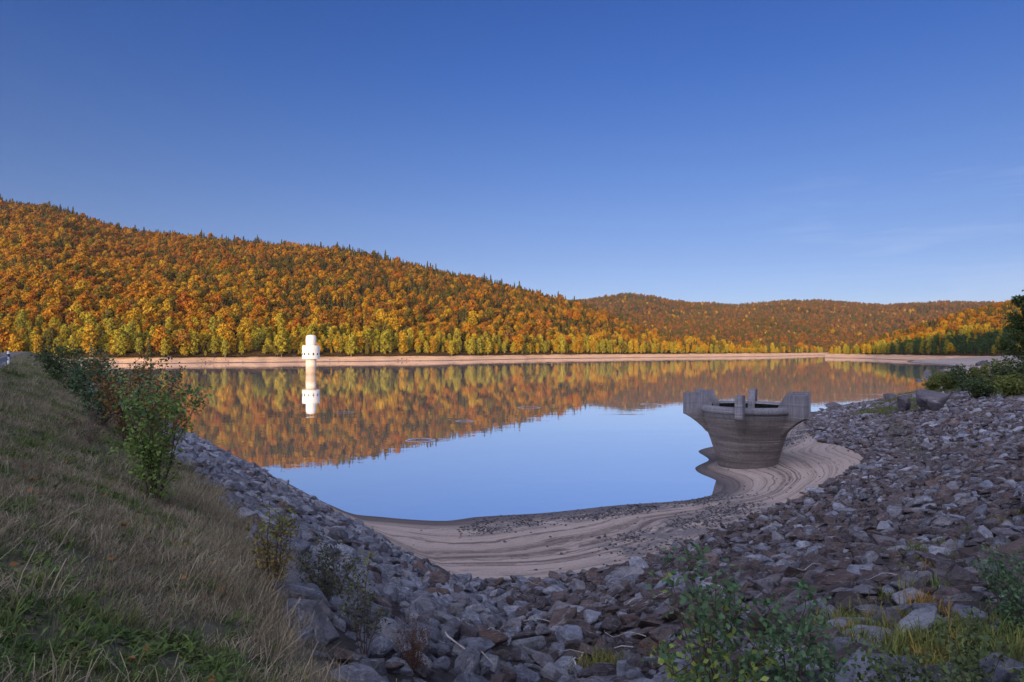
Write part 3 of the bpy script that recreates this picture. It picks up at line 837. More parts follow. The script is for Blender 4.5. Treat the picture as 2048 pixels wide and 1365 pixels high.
for p in PA:
    prof = [(4.78, 5.84), (3.30, 5.84), (2.72, 4.88), (2.72, 4.55), (3.05, 3.0), (3.02, 2.9), (3.36, 3.28), (3.75, 3.62), (4.2, 3.95), (4.6, 4.18), (4.78, 4.26)]
    bm = bmesh.new()
    hw = .255
    ca, sa = math.cos(p), math.sin(p)
    def P3(r, w, z): return (r * ca - w * sa, r * sa + w * ca, z)
    L_ = [bm.verts.new(P3(r, -hw, z)) for r, z in prof]; R__ = [bm.verts.new(P3(r, hw, z)) for r, z in prof]
    bm.faces.new(L_[::-1]); bm.faces.new(R__)
    for i in range(len(prof)):
        j = (i + 1) % len(prof); bm.faces.new([L_[i], L_[j], R__[j], R__[i]])
    bmesh.ops.recalc_face_normals(bm, faces=bm.faces)
    es = [e for e in bm.edges if e.calc_length() > .2 and e.calc_face_angle(0) > .6]
    bmesh.ops.bevel(bm, geom=es, offset=.022, segments=2, affect="EDGES")
    me = bpy.data.meshes.new("pier"); bm.to_mesh(me); bm.free(); me.materials.append(CON)
    o = bpy.data.objects.new("pier", me); COL.objects.link(o); o.parent = spill

# ------------------------------------------------------------------ stones
def rock_mat(name, stops, vein):
    M = Mat(name, .85, .25)
    p = M.obj()
    c = M.ramp(M.rand(), stops)
    off = M.node("VectorMath", operation="ADD"); M.put(off, 0, p); M.put(off, 1, M.math("MULTIPLY", M.rand(), 40.0))
    q = off.outputs[0]
    n = M.noise(q, 2.6, 9, .78, .3); fine = M.noise(q, 11, 6, .8)
    lay = M.noise(M.map(q, (1, 1, 6), (.5, .3, 0)), 2.6, 8, .78, .3)
    c = M.mix(M.ramp(n, [(.38, 0), (.55, 1)]), M.mix(.62, c, (.020, .018, .020)), c)  # hollows of the noise darkened, their shade put into the stone colour
    c = M.mix(M.math("MULTIPLY", M.ramp(lay, [(.55, 0), (.64, 1)]), .7), c, vein)
    c = M.mix(M.math("MULTIPLY", M.ramp(fine, [(.34, 1), (.45, 0)]), .7), c, (.02, .018, .018))
    c = M.mix(M.math("MULTIPLY", M.ramp(fine, [(.60, 0), (.68, 1)]), .5), c, vein)
    M.color(c)
    M.bump(M.math("ADD", M.math("ADD", n, M.math("MULTIPLY", fine, .3)), M.math("MULTIPLY", lay, .8)), 1.0, .16)
    return M.m
ROCK_GREY = rock_mat("blue_grey_stone", [(0, (.17, .175, .205)), (.3, (.29, .30, .34)), (.55, (.15, .145, .155)), (.8, (.42, .43, .46)), (1, (.24, .22, .215))], (.56, .55, .55))
ROCK_BROWN = rock_mat("purple_brown_stone", [(0, (.085, .066, .062)), (.25, (.135, .098, .088)), (.45, (.125, .108, .112)), (.65, (.165, .108, .080)), (.85, (.20, .19, .205)), (1, (.30, .28, .28))], (.38, .34, .32))
PEBBLE = rock_mat("pebble_stone", [(0, (.07, .06, .06)), (.5, (.12, .105, .10)), (1, (.22, .20, .20))], (.3, .28, .27))

def rock_proto(seed, mat, flat=.55, npts=13, bev=.05):
    g = np.random.default_rng(seed)
    bm = bmesh.new()
    dims = np.array([1, g.uniform(.6, .85), flat * g.uniform(.75, 1.2)])
    for q_ in unit(g.normal(size=(npts, 3))): bm.verts.new(q_ * dims * g.uniform(.82, 1.1) * .5)
    bmesh.ops.convex_hull(bm, input=bm.verts)
    for v_ in [v_ for v_ in bm.verts if not v_.link_faces]: bm.verts.remove(v_)
    bmesh.ops.dissolve_limit(bm, angle_limit=R(14), verts=bm.verts, edges=bm.edges)
    if bev: bmesh.ops.bevel(bm, geom=bm.edges[:], offset=bev * .6, segments=1, affect="EDGES", clamp_overlap=True)
    bmesh.ops.triangulate(bm, faces=bm.faces)
    if bev:
        bmesh.ops.subdivide_edges(bm, edges=[e for e in bm.edges if e.calc_length() > .16], cuts=1, use_grid_fill=False)
        for v_ in bm.verts:
            n_ = math.sin(v_.co.x * 13 + seed) * math.sin(v_.co.y * 15 + seed * 2) * math.sin(v_.co.z * 17 + seed * 3)
            v_.co *= 1 + n_ * .05
    me = bpy.data.meshes.new("stone_kind"); bm.to_mesh(me); bm.free()
    me.materials.append(mat)
    return bpy.data.objects.new("stone_kind", me)
ROCKS = [rock_proto(200 + k, ROCK_GREY, (.42, .55, .7, .5)[k % 4]) for k in range(9)] + [rock_proto(230 + k, ROCK_BROWN, (.38, .5, .62)[k % 3]) for k in range(9)]
PEBS = [rock_proto(260 + k, PEBBLE, .5, 10, 0) for k in range(5)]

def normals(x, y, e=.4):
    return unit(np.stack([-(zground(x + e, y) - zground(x - e, y)) / (2 * e), -(zground(x, y + e) - zground(x, y - e)) / (2 * e), np.ones_like(x)], -1))
def tilt(nrm, spin, jit, g=rng):
    """euler turns that lay a thing on the slope, spun about its own upright"""
    out = np.empty((len(nrm), 3))
    nn = unit(nrm + g.normal(size=nrm.shape) * jit)
    for i in range(len(nn)):
        q_ = Vector((0, 0, 1)).rotation_difference(Vector(nn[i])) @ Matrix.Rotation(spin[i], 3, "Z").to_quaternion()
        out[i] = q_.to_euler()
    return out

def field(step, x0, x1, y0, y1):
    X, Y = np.meshgrid(np.arange(x0, x1, step), np.arange(y0, y1, step)); X, Y = X.ravel(), Y.ravel()
    return X + rng.uniform(-.5, .5, len(X)) * step, Y + rng.uniform(-.5, .5, len(X)) * step
def visible(X, Y, Z, m=520):
    q, r = pix(X, Y, Z); return (q > -m) & (q < 2048 + m) & (r < 1365 + m + 400)
parts = []
for step, dens, s0, s1 in ((1.5, .6, .72, 1.08), (.47, .95, .46, .92), (.34, .8, .26, .5), (.24, .6, .12, .28)):
    X, Y = field(step, -110, 66, 2.0, 165)
    Z = zground(X, Y); tu, ro, gv = zones(X, Y, Z)
    s_, t_ = st(X, Y)
    keep = visible(X, Y, Z) & (ro > rng.uniform(.25, .75, len(X))) & (Z > -.15) & (tu < rng.uniform(.3, .75, len(X))) & (rng.random(len(X)) < dens)
    keep &= (s_ < 190) & ((Y < 108) | (X < 0)) & ((s_ < 95) | (step == .47))
    if step < .3: keep &= Y < 40
    if step > 1: keep &= (Y < 45) & (Z > .9)
    X, Y, Z = X[keep], Y[keep], Z[keep]
    size = rng.uniform(s0, s1, len(X)) * np.where(rng.random(len(X)) < .09, 1.45, 1) * np.interp(Y, [5, 12, 28, 60], [.74, .80, .76, .95])
    parts.append(np.c_[X, Y, Z, size])
A = np.concatenate(parts)
n = len(A)
s_, t_ = st(A[:, 0], A[:, 1])
grey = np.clip(.02 + sstep(1.5, -3.5, A[:, 0] + fbm(A[:, 0] / 5, A[:, 1] / 5) * 7) + sstep(11, 6, A[:, 1]) * .9 + .16, .1, .84)
pick = np.where(rng.random(n) < grey, rng.integers(0, 9, n), rng.integers(9, 18, n))
turn = tilt(normals(A[:, 0], A[:, 1]), rng.uniform(0, 6.28, n), .30)
scl3 = A[:, 3:4] * np.c_[rng.uniform(.9, 1.4, n), rng.uniform(.75, 1.1, n), rng.uniform(.8, 1.35, n)]
A[:, 2] += A[:, 3] * rng.uniform(-.02, .2, n)
q_, r_ = pix(A[:, 0], A[:, 1], A[:, 2])
vis = (q_ > 20) & (q_ < 2028) & (r_ < 1350) & (r_ > 780)
rank = np.argsort(-np.where(vis, A[:, 3] / A[:, 1], 0))[:290]
sel = np.zeros(n, bool); sel[rank] = True
def stone(loc, rot, scale, k, label, group=None, name="stone", kinds=None):
    o = bpy.data.objects.new(name, (kinds or ROCKS)[k].data); COL.objects.link(o)
    o.location, o.rotation_euler, o.scale = loc, rot, scale
    return tag(o, label, "stone", group)
for i in rank:
    col = "blue grey" if pick[i] < 9 else "purple brown"
    if t_[i] < 12.5 and q_[i] < 900: where = "in the riprap on the dam face left of the sand"
    elif r_[i] > 1130 and q_[i] < 1300: where = "in the nearest riprap in front of the banded sand"
    else: where = "in the riprap on the right hand bank"
    stone(A[i, :3], turn[i], scl3[i], int(pick[i]), "angular %s stone %s" % (col, where), "%s stones %s" % (col, where))
scatter("rubble", A[~sel, :3], turn[~sel], scl3[~sel], pick[~sel], ROCKS, "smaller grey and brown riprap stones covering the bank")

# pebbles on the sand
X, Y = field(.17, -8, 44, 22, 80)
Z = zground(X, Y); tu, ro, gv = zones(X, Y, Z)
cl = sstep(-.06, .12, fbm(X / 2.2, Y / 2.2, 4))
keep = (ro < .55) & (Z > .01) & (rng.random(len(X)) < gv * (.15 + .85 * cl) + .006) & (np.hypot(X - SX, Y - SY) > 2.4)
X, Y, Z = X[keep], Y[keep], Z[keep]; n = len(X)
scatter("gravel", np.c_[X, Y, Z + .01], rng.uniform(-.4, .4, (n, 3)) + np.c_[np.zeros((n, 2)), rng.uniform(0, 6.28, n)], rng.uniform(.07, .24, n) * np.where(rng.random(n) < .04, 1.7, 1), rng.integers(0, 5, n), PEBS, "grey pebbles strewn over the sand round the waterline")

qs = rng.uniform(-60, 1600, 420); fs = np.interp(qs, LEFT.px, LEFT.foot) + 4 - 17 * rng.uniform(.05, .95, 420) ** .7 * np.clip(np.interp(qs, LEFT.px, LEFT.foot) / 450, .8, 2)
scatter('shore_rubble', np.c_[(qs - CX) / F * fs, fs, np.interp((fs - np.interp(qs, LEFT.px, LEFT.foot) - 4) / 17, [-1, -.6, -.3, 0], [.1, 1.5, 3.2, 4.4])], rng.uniform(0, 6, (420, 3)), rng.uniform(.4, 1.5, 420) * np.where(rng.random(420) < .06, 1.8, 1), rng.integers(9, 18, 420), ROCKS, 'dark stones and stumps scattered along the dry far shore')
def drop(px, py, z=None, Y=None):
    """the world point on the ground seen at a pixel of the photograph (march along the sight line)"""
    ys = np.geomspace(2.5, 400, 3000); xs = (px - CX) / F * ys; zs = H - (py - HY) / F * ys
    zg = zground(xs, ys); k = np.argmax(zg > zs)
    return np.array([xs[k], ys[k], zg[k]])
BOULDER = rock_mat("dark_boulder", [(0, (.10, .085, .085)), (1, (.14, .12, .125))], (.26, .25, .25))
BIG = [rock_proto(290 + k, BOULDER, .8, 16, .04) for k in range(4)]
for (px, py, w, hgt, k, lab) in ((1868, 822, 4.3, 3.2, 10, "big dark boulder at the edge of the riprap below the right hand bushes"),
                                 (1808, 824, 2.6, 2.4, 12, "medium pointed boulder just left of the big dark boulder"),
                                 (1782, 800, 2.4, 1.3, 11, "low dark boulder on the waterline beyond the grass patch"),
                                 (1668, 816, 4.2, 1.2, 13, "long flat rock sloping into the water right of the trumpet spillway")):
    P = drop(px, py)
    stone((P[0], P[1], P[2] + hgt * .3), (.1, .12, rng.uniform(0, 3)), (w * 1.1, w, hgt * 1.25), k % 4, lab, name="boulder", kinds=BIG)
for (px, py, w, hgt, lab) in ((1855, 750, 7.0, 5.2, "dark boulder standing alone in the shallow water by the right shore"), (1838, 762, 4.5, 1.2, "low flat rock just above the water left of the muddy spit"),
                              (1968, 728, 16, 5, "dark mound of rock on the muddy right shore")):
    Yw = H * F / (py - HY) if py > 735 else 300.0
    stone(((px - CX) / F * Yw, Yw, .1 if py > 735 else 2.2), (0, .1, 1.0), (w, w * .8, hgt), 1, lab, name="boulder", kinds=BIG)

# ------------------------------------------------------------------ grass
def blade_mat(name, stops, per=.4, trans=.25): return leaf_mat(name, stops, per, trans, .7)
DRY = blade_mat("dry_grass", [(0, (.20, .155, .085)), (.3, (.32, .26, .155)), (.55, (.15, .125, .075)), (.8, (.38, .32, .20)), (1, (.12, .10, .06))])
GREEN = blade_mat("green_grass", [(0, (.06, .10, .026)), (.5, (.10, .145, .034)), (1, (.14, .145, .045))])
LIME = blade_mat("yellow_green_grass", [(0, (.11, .125, .028)), (.5, (.15, .15, .034)), (1, (.075, .105, .028))])
AMBER = blade_mat("amber_grass", [(0, (.30, .18, .035)), (1, (.33, .22, .05))])
def tuft(seed, mat, n, h, lean, w, name="tuft_kind", spread=.10):
    g = np.random.default_rng(seed); G = Geo()
    for k in range(n):
        th = g.uniform(0, 6.28); b = np.array([g.normal() * spread, g.normal() * spread, -.02]); l = h * g.uniform(.5, 1.15); le = lean * g.uniform(.3, 1.3)
        d = np.array([math.cos(th), math.sin(th), 0]); sd = np.array([-d[1], d[0], 0]) * w * g.uniform(.6, 1.2)
        P = [b, b + d * l * le * .22 + [0, 0, l * .5], b + d * l * le * .62 + [0, 0, l * .85], b + d * l * le * 1.05 + [0, 0, l * (1.0 - .35 * le)]]
        v = [P[0] - sd, P[0] + sd, P[1] + sd * .85, P[1] - sd * .85, P[2] + sd * .55, P[2] - sd * .55, P[3]]
        G.add(np.array(v), [[0, 1, 2, 3], [3, 2, 4, 5], [5, 4, 6]])
    return G.obj(name, mat, link=False)
def rosette(seed, mat, n, l, name="weed_kind"):
    g = np.random.default_rng(seed); G = Geo()
    for k in range(n):
        th = g.uniform(0, 6.28); d = np.array([math.cos(th), math.sin(th), 0]); ll = l * g.uniform(.6, 1.2); up = g.uniform(.25, .9)
        sd = np.array([-d[1], d[0], 0]) * ll * g.uniform(.09, .17); b = np.array([g.normal() * .07, g.normal() * .07, 0])
        m_ = b + d * ll * .5 + [0, 0, ll * .5 * up]; e = b + d * ll + [0, 0, ll * .55 * up]
        G.add(np.array([b, m_ + sd, m_ - sd, e]), [[0, 1, 3, 2]])
    return G.obj(name, mat, link=False)
TUFTS = [tuft(300 + k, DRY, 30, (.26, .32, .26)[k], (.6, 1.0, 1.4)[k], .003) for k in range(3)] + [tuft(310 + k, DRY, 46, .125, 1.35, .003, spread=.10) for k in range(2)] + \
        [tuft(320, GREEN, 34, .15, .9, .005, spread=.09), rosette(330, GREEN, 22, .11), rosette(331, GREEN, 30, .08)]
X, Y = field(.115, -9, 4, 1.4, 16)
X2, Y2 = field(.20, -26, -2, 9, 36)
X3, Y3 = field(.42, -90, -12, 26, 115)
s2 = st(X2, Y2)[0]; s3 = st(X3, Y3)[0]; s1 = st(X, Y)[0]
X, Y = X[s1 < 13], Y[s1 < 13]; k2 = (s2 >= 13) & (s2 < 34); k3 = (s3 >= 34) & (s3 < 140)
gs = np.concatenate([np.full(len(X), 1.0), np.full(k2.sum(), 1.35), np.full(k3.sum(), 2.2)])
X = np.concatenate([X, X2[k2], X3[k3]]); Y = np.concatenate([Y, Y2[k2], Y3[k3]])
Z = zground(X, Y); s_, t_ = st(X, Y)
tu, ro, gv = zones(X, Y, Z)
keep = visible(X, Y, Z) & (tu > rng.uniform(.25, .7, len(X))) & (t_ > -1.6) & (t_ < 6) & (Y > 2.7)
X, Y, Z, s_, t_, gs = X[keep], Y[keep], Z[keep], s_[keep], t_[keep], gs[keep]
n = len(X)
tall = sstep(-.75, .45, t_ - tb(s_) + .55 + fbm(X / 2, Y / 2, 3) * 2.6)          # long straw next to the stones
grn = sstep(-.05, .12, fbm(X / .9 + 7, Y / .9, 4) + .03) * (1 - tall * .9)
W = np.zeros((n, 8)); W[:, 0:3] = (tall * 1.0 + .05)[:, None]; W[:, 3:5] = ((1 - grn) * 1.1 * (1 - tall * .6))[:, None]; W[:, 5] = grn * .55 + .14; W[:, 6:8] = (grn * .55 + .06 * (1 - tall))[:, None]
dens = rng.random(n) < np.where(fbm(X / 1.3 + 31, Y / 1.3, 3) > -.06, .92, .55)
X, Y, Z, gs, W, t_ = X[dens], Y[dens], Z[dens], gs[dens], W[dens], t_[dens]; n = len(X)
scatter("grass", np.c_[X, Y, Z], tilt(normals(X, Y) * [.5, .5, 1], rng.uniform(0, 6.28, n), .12), gs * rng.uniform(.5, 1.12, n), choose(rng, n, W), TUFTS, "dry straw and short green turf on the dam slope")
# last year's beech leaves blown into the turf
FALLEN = leaf_mat("fallen_leaf", [(0, (.22, .085, .03)), (.5, (.30, .16, .04)), (1, (.14, .07, .04))], .4, .2)
lv = []
for k in range(3):
    g = np.random.default_rng(380 + k); th = np.linspace(0, 2 * np.pi, 8, endpoint=False)
    v_ = np.c_[np.cos(th) * .032, np.sin(th) * .021 * (1 + .2 * np.cos(th)), .012 * np.cos(th * 2 + k) + g.normal(size=8) * .003]
    lv.append(mesh_obj("fallen_leaf_kind", v_, [list(range(8))], FALLEN, link=False))
ii = rng.choice(n, 420, replace=False); ii = ii[(Y[ii] < 14)]
scatter("fallen_leaves", np.c_[X[ii], Y[ii], Z[ii] + rng.uniform(.04, .12, len(ii))], rng.uniform(-.7, .7, (len(ii), 3)) + np.c_[np.zeros((len(ii), 2)), rng.uniform(0, 6, len(ii))], rng.uniform(.7, 1.3, len(ii)), rng.integers(0, 3, len(ii)), lv, "rust coloured fallen leaves scattered through the turf of the dam slope")
# lime grass between the stones at the lower right, thin grass on the bank beyond
LTUFT = [tuft(340 + k, LIME, 26, .20, .9, .0065, spread=.09) for k in range(2)] + [tuft(345, AMBER, 24, .24, .8, .004)] + [tuft(346, GREEN, 28, .2, 1, .006)]
pts = []
for (px, py, rad, num) in ((1690, 1262, 0.34, 20), (1760, 1275, .36, 22), (1840, 1290, .45, 22), (1940, 1300, .5, 22), (2020, 1310, .45, 16), (1720, 1345, .3, 10), (1900, 1350, .4, 12), (1850, 1105, .6, 10), (1935, 1120, .6, 9), (1230, 1335, .25, 14), (2010, 1060, .8, 8), (1810, 1190, .4, 4), (1985, 1255, .4, 14)):
    c = drop(px, py); P = c[None, :2] + rng.normal(size=(num, 2)) * rad * [1.2, .8]; pts.append(P)
P = np.concatenate(pts); n = len(P)
idx = rng.choice([0, 1, 0, 1, 3, 2], n)
X4, Y4 = field(.85, 30, 75, 66, 120); Z4 = zground(X4, Y4); k4 = (zones(X4, Y4, Z4)[0] > .5) & visible(X4, Y4, Z4)
P = np.r_[P, np.c_[X4[k4], Y4[k4]]]; m = k4.sum()
scatter("grass", np.c_[P, zground(P[:, 0], P[:, 1]) + np.r_[np.full(n, .08), np.zeros(m)]], np.c_[np.zeros((n + m, 2)), rng.uniform(0, 6.28, n + m)], np.r_[rng.uniform(.75, 1.3, n), rng.uniform(1.2, 2.4, m)], np.r_[idx, rng.choice([0, 3], m)], LTUFT, "yellow green grass growing between the stones of the right hand bank")
c = drop(1846, 1232)
o = tuft(360, AMBER, 110, .40, .6, .006, "grass_tuft", .14); COL.objects.link(o); o.location = (*c[:2], c[2] + .05)
tag(o, "amber yellow tuft of grass standing among the stones of the right hand bank", "grass tuft")

# ------------------------------------------------------------------ shrubs and saplings
def lm(name, *cols, per=.4, trans=.3): return leaf_mat(name, [(i / max(1, len(cols) - 1), c) for i, c in enumerate(cols)], per, trans, .55)
TWIG = Mat("twig_bark", .9, .15); TWIG.color((.075, .05, .04)); TWIG = TWIG.m
STRAWTWIG = Mat("dry_twig", .9, .15); STRAWTWIG.color((.14, .105, .085)); STRAWTWIG = STRAWTWIG.m
LF_BIRCH = lm("birch_leaf", (.14, .21, .045), (.19, .235, .05))
LF_ALDER = lm("alder_leaf", (.06, .115, .05), (.075, .13, .055))
LF_RED = lm("russet_leaf", (.17, .10, .03), (.19, .12, .035))
LF_DARK = lm("dark_shrub_leaf", (.06, .085, .03), (.075, .10, .035))
LF_GOLD = lm("amber_leaf", (.24, .13, .02), (.17, .13, .03))
LF_GREY = lm("grey_green_leaf", (.055, .065, .04), (.075, .08, .045))
LF_RUSTY = lm("rusty_needle", (.12, .055, .025), (.10, .05, .025))
LF_YG = lm("yellowing_leaf", (.11, .13, .028), (.17, .17, .04))
def shrub(name, at, h, spread, stems, twigs, leaves, lsize, leafmat, label, cat="shrub", bark=None, seed=1, top=.75, low=.12, up=1.0, width=.62, straight=.5, second=None, lean=(0, 0)):
    g = np.random.default_rng(seed); G = Geo(); tips = []
    for k in range(stems):
        th = k * 2.4 + g.uniform(-.5, .5); r = spread * math.sqrt((k + .5) / stems) * g.uniform(.7, 1.15); hh = h * g.uniform(.7, 1.06) * (1 - .30 * (r / spread) ** 2)
        b = np.array([g.normal() * .05 * spread, g.normal() * .05 * spread, -.15]); e = np.array([r * math.cos(th) + lean[0] * hh, r * math.sin(th) + lean[1] * hh, hh])
        m_ = b * .5 + e * .5 + np.array([-r * .2 * straight * math.cos(th), -r * .2 * straight * math.sin(th), hh * .06]) + g.normal(size=3) * .03 * h
        ts = np.linspace(0, 1, 7)[:, None]; P = b * (1 - ts) ** 2 + 2 * m_ * ts * (1 - ts) + e * ts ** 2
        P[1:-1] += g.normal(size=(5, 3)) * .012 * h
        r0 = .0062 * h * g.uniform(.8, 1.2); G.tube(P, np.linspace(r0, r0 * .25, 7), 5)
        for j in range(twigs):
            u = g.uniform(low, 1) ** .8; i0 = min(5, int(u * 6)); f_ = u * 6 - i0; q0 = P[i0] * (1 - f_) + P[i0 + 1] * f_
            t2 = g.uniform(0, 6.28); L = h * g.uniform(.10, .24) * (1.15 - .65 * u)
            q1 = q0 + np.array([math.cos(t2) * L, math.sin(t2) * L, L * g.uniform(.2, 1.1) * up]); qm = (q0 + q1) / 2 + g.normal(size=3) * .06 * L
            G.tube([q0, qm, q1], [r0 * .4, r0 * .28, r0 * .14], 4); tips.append((q0, qm, q1))
        tips.append((P[4], P[5], P[6]))
    root = G.obj(name, bark or TWIG); root.location = at
    tag(root, label, cat)
    tips = np.array(tips)
    i = g.integers(0, len(tips), leaves); u = g.uniform(.15, 1.05, leaves)[:, None]
    c = tips[i, 0] * (1 - u) ** 2 + 2 * tips[i, 1] * u * (1 - u) + tips[i, 2] * u ** 2 + g.normal(size=(leaves, 3)) * lsize * .9
    d = g.normal(size=(leaves, 3)) * .8 + [0, -.25, .55]
    v, f = cards(c, d, g.uniform(.55, 1.15, leaves) * lsize * .62, width, g, True)
    if second:
        mi = ((c[:, 2] / h + g.normal(size=leaves) * .15) > second[1]).astype(int)
        mesh_obj("foliage", v, f, [leafmat, second[0]], root, mi=mi)
    else: mesh_obj("foliage", v, f, leafmat, root)
    return root
def on(x, y): return (x, y, float(zground(np.array([x]), np.array([y]))[0]))
def base(px, py): return tuple(drop(px, py))
def along(px, Y): return on((px - CX) / F * Y, Y)
shrub("birch_sapling", base(306, 1002), 2.2, .78, 10, 16, 2700, .064, LF_BIRCH, "tall green birch sapling growing where the straw meets the stones", "sapling", seed=3, second=(LF_ALDER, .85), low=.04)
shrub("shrub", along(205, 22.5), 2.7, 1.25, 14, 15, 2900, .10, LF_ALDER, "dense blue green shrub behind the birch sapling on the dam slope", seed=4, low=.05)
shrub("shrub", along(268, 21.0), 3.2, 1.6, 16, 15, 2500, .10, LF_RED, "tall russet leaved shrub between the blue green shrub and the lake", seed=5, second=(LF_DARK, .85), low=.08)
shrub("shrub", along(320, 17.5), 2.5, 1.0, 11, 13, 1500, .085, LF_RED, "smaller russet shrub right behind the birch sapling", seed=25, low=.1)
shrub("shrub", along(112, 46), 2.9, 2.0, 14, 13, 2400, .16, LF_DARK, "dark green bush farthest along the dam crest", seed=6, low=.02, second=(LF_YG, .95))
shrub("shrub", along(150, 36), 2.4, 1.4, 12, 12, 1700, .13, LF_DARK, "rounded dark bush next to the farthest bush on the dam", seed=26, low=.02)
shrub("dead_shrub", base(176, 892), .95, .75, 34, 6, 500, .035, LF_RUSTY, "leafless dark brown thorny shrub in the dry grass", seed=7, bark=STRAWTWIG, up=.6)
shrub("shrub", base(548, 1192), 1.2, .34, 12, 12, 900, .036, LF_GOLD, "slender amber and yellow leaved shrub on the edge of the stones", seed=8, second=(LF_YG, .55), low=.15, straight=.1)
shrub("shrub", base(655, 1208), .85, .52, 11, 13, 1150, .05, LF_GREY, "grey green small leaved shrub right of the amber shrub", seed=9, low=.1, width=.4)
shrub("sapling", base(725, 1312), .98, .30, 6, 12, 520, .045, LF_GREY, "thin dark sapling with sparse leaves in front of the grey green shrub", "sapling", seed=10, second=(LF_YG, .8), low=.35, width=.4)
shrub("juniper", base(828, 1346), .62, .24, 18, 16, 2400, .020, LF_RUSTY, "small rusty brown needled bush among the nearest stones", seed=11, low=.03, width=.3)
shrub("birch_bush", along(1430, 4.9), 1.50, .52, 13, 14, 1700, .052, LF_BIRCH, "leafy green birch bush in front of the stones, cut off by the lower edge", "sapling", seed=12, second=(LF_ALDER, .45), low=.1)
shrub("birch_bush", along(1590, 4.6), 1.05, .42, 9, 12, 1100, .046, LF_ALDER, "lower dark green bush between the birch bush and the lime grass", "sapling", seed=13, low=.1)
shrub("shrub", along(2035, 7.6), 1.15, .55, 12, 14, 1900, .045, LF_ALDER, "dark green bush on the stones at the right margin", seed=14, low=.05)
shrub("bramble", along(1975, 4.9), .55, .75, 14, 12, 1500, .045, LF_DARK, "low dark bramble under the lime grass in the lower right corner", seed=15, low=.05)
shrub("bramble", along(1820, 4.7), .42, .55, 12, 10, 1000, .04, LF_DARK, "low dark bramble left of the corner bramble", seed=16, low=.05)
for (px, Y, h, sp, mat, sd, lab) in ((1900, 92, 3.6, 3.0, LF_YG, 31, "yellow green bush nearest the water on the right bank"), (1935, 84, 4.4, 3.4, LF_DARK, 32, "dark bush in the middle of the right bank bushes"),
                                     (1985, 80, 4.6, 3.4, LF_YG, 33, "olive bush behind the riprap on the right bank"), (2030, 76, 5.2, 3.2, LF_DARK, 34, "tall dark bush at the right end of the bank bushes"),
                                     (1960, 68, 2.8, 2.6, LF_DARK, 35, "low dark bush creeping over the riprap below the olive bush"), (2025, 64, 2.8, 2.6, LF_YG, 36, "low yellowish bush over the riprap at the right margin"),
                                     (1868, 97, 1.6, 1.8, LF_YG, 37, "low scrubby bush above the waterline boulders")):
    shrub("bush", along(px, Y), h * .82, sp * .85, 18, 12, 2600, .24, mat, lab, "bush", seed=sd, low=.0)

# broadleaf tree at the right margin
G = Geo(); g = np.random.default_rng(77)
tx, ty, tzz = along(2072, 105)
G.tube([(0, 0, -1), (.1, 0, 3), (-.2, .2, 7), (0, .1, 11.5)], [.35, .28, .18, .04], 8)
limbs = []
for k in range(16):
    z0 = .6 + k * .66; th = k * 2.4; L = 4.6 * (1 - .55 * k / 16)
    e = (L * math.cos(th), L * math.sin(th), z0 + L * .55); G.tube([(0, 0, z0), (e[0] * .5, e[1] * .5, z0 + L * .2), e], [.11, .07, .02], 5); limbs.append((z0, e, L))
big = G.obj("broadleaf_tree", BARK); big.location = (tx, ty, tzz)
tag(big, "tall dark green broadleaf tree on the right shore, cut off by the margin", "tree")
cs = []
for z0, e, L in limbs:
    for w in np.linspace(.3, 1.05, 5):
        ctr = np.array([e[0] * w, e[1] * w, z0 + (e[2] - z0) * w]); cs.append(ctr + unit(g.normal(size=(170, 3))) * (g.uniform(.2, 1, (170, 1)) ** .5) * (1.15 * (1.15 - .3 * w)))
cs.append(np.array([0, 0, 11.3]) + g.normal(size=(260, 3)) * [.6, .6, .9])
c = np.concatenate(cs)
v, f = cards(c, unit(c - [0, 0, 6]) + g.normal(size=c.shape) * .8, g.uniform(.5, 1.1, len(c)) * .17, .7, g)
mesh_obj("crown", v, f, L_GREEN, big)

# ------------------------------------------------------------------ road, guard rail, marker post
ASPH = Mat("asphalt", .9, .3); ASPH.color(ASPH.ramp(ASPH.noise(ASPH.pos(), 20, 4), [(.3, (.05, .05, .05)), (.7, (.085, .083, .08))])); ASPH = ASPH.m
STEEL = Mat("galvanised_steel", .45, .5); STEEL.b.inputs["Metallic"].default_value = .6
STEEL.color(STEEL.ramp(STEEL.noise(STEEL.pos(), 6, 4), [(.3, (.25, .27, .30)), (.7, (.36, .38, .42))])); STEEL = STEEL.m
def SP(s, t, z): return (-.6 * s + .8 * t, .8 * s + .6 * t, z)
S_ = np.linspace(-30, 330, 60)
v = [SP(s, t, 7.95) for s in S_ for t in (-8.6, -2.2)]
tag(mesh_obj("road", v, [[2 * i, 2 * i + 1, 2 * i + 3, 2 * i + 2] for i in range(59)], ASPH), kind="structure")
rail = bpy.data.objects.new("guard_rail", None); COL.objects.link(rail); rail.location = SP(53, -1.3, 7.86)
tag(rail, "galvanised steel guard rail beside the dam crest road", "guard rail")
inv = Vector(rail.location)
prof = [(0, .43), (.045, .47), (.045, .53), (0, .57), (0, .62), (.045, .66), (.045, .72), (0, .76)]
v, f = [], []
ss = np.linspace(6, 54, 25)
for s in ss:
    for d, z in prof: v.append(Vector(SP(s, -1.3 + d, 7.86 + z)) - inv)
k = len(prof)
f = [[i * k + j, i * k + j + 1, (i + 1) * k + j + 1, (i + 1) * k + j] for i in range(len(ss) - 1) for j in range(k - 1)]
beam = mesh_obj("beam", [tuple(x) for x in v], f, STEEL, rail)
sm = beam.modifiers.new("thickness", "SOLIDIFY"); sm.thickness = .004
for s in np.arange(6, 55, 2.0):
    Gp = Geo(); p = Vector(SP(s, -1.42, 7.86 + .30)) - inv
    Gp.box(tuple(p), (.045, .03, .45), rot=math.atan2(.8, -.6)); Gp.obj("post", STEEL, rail)
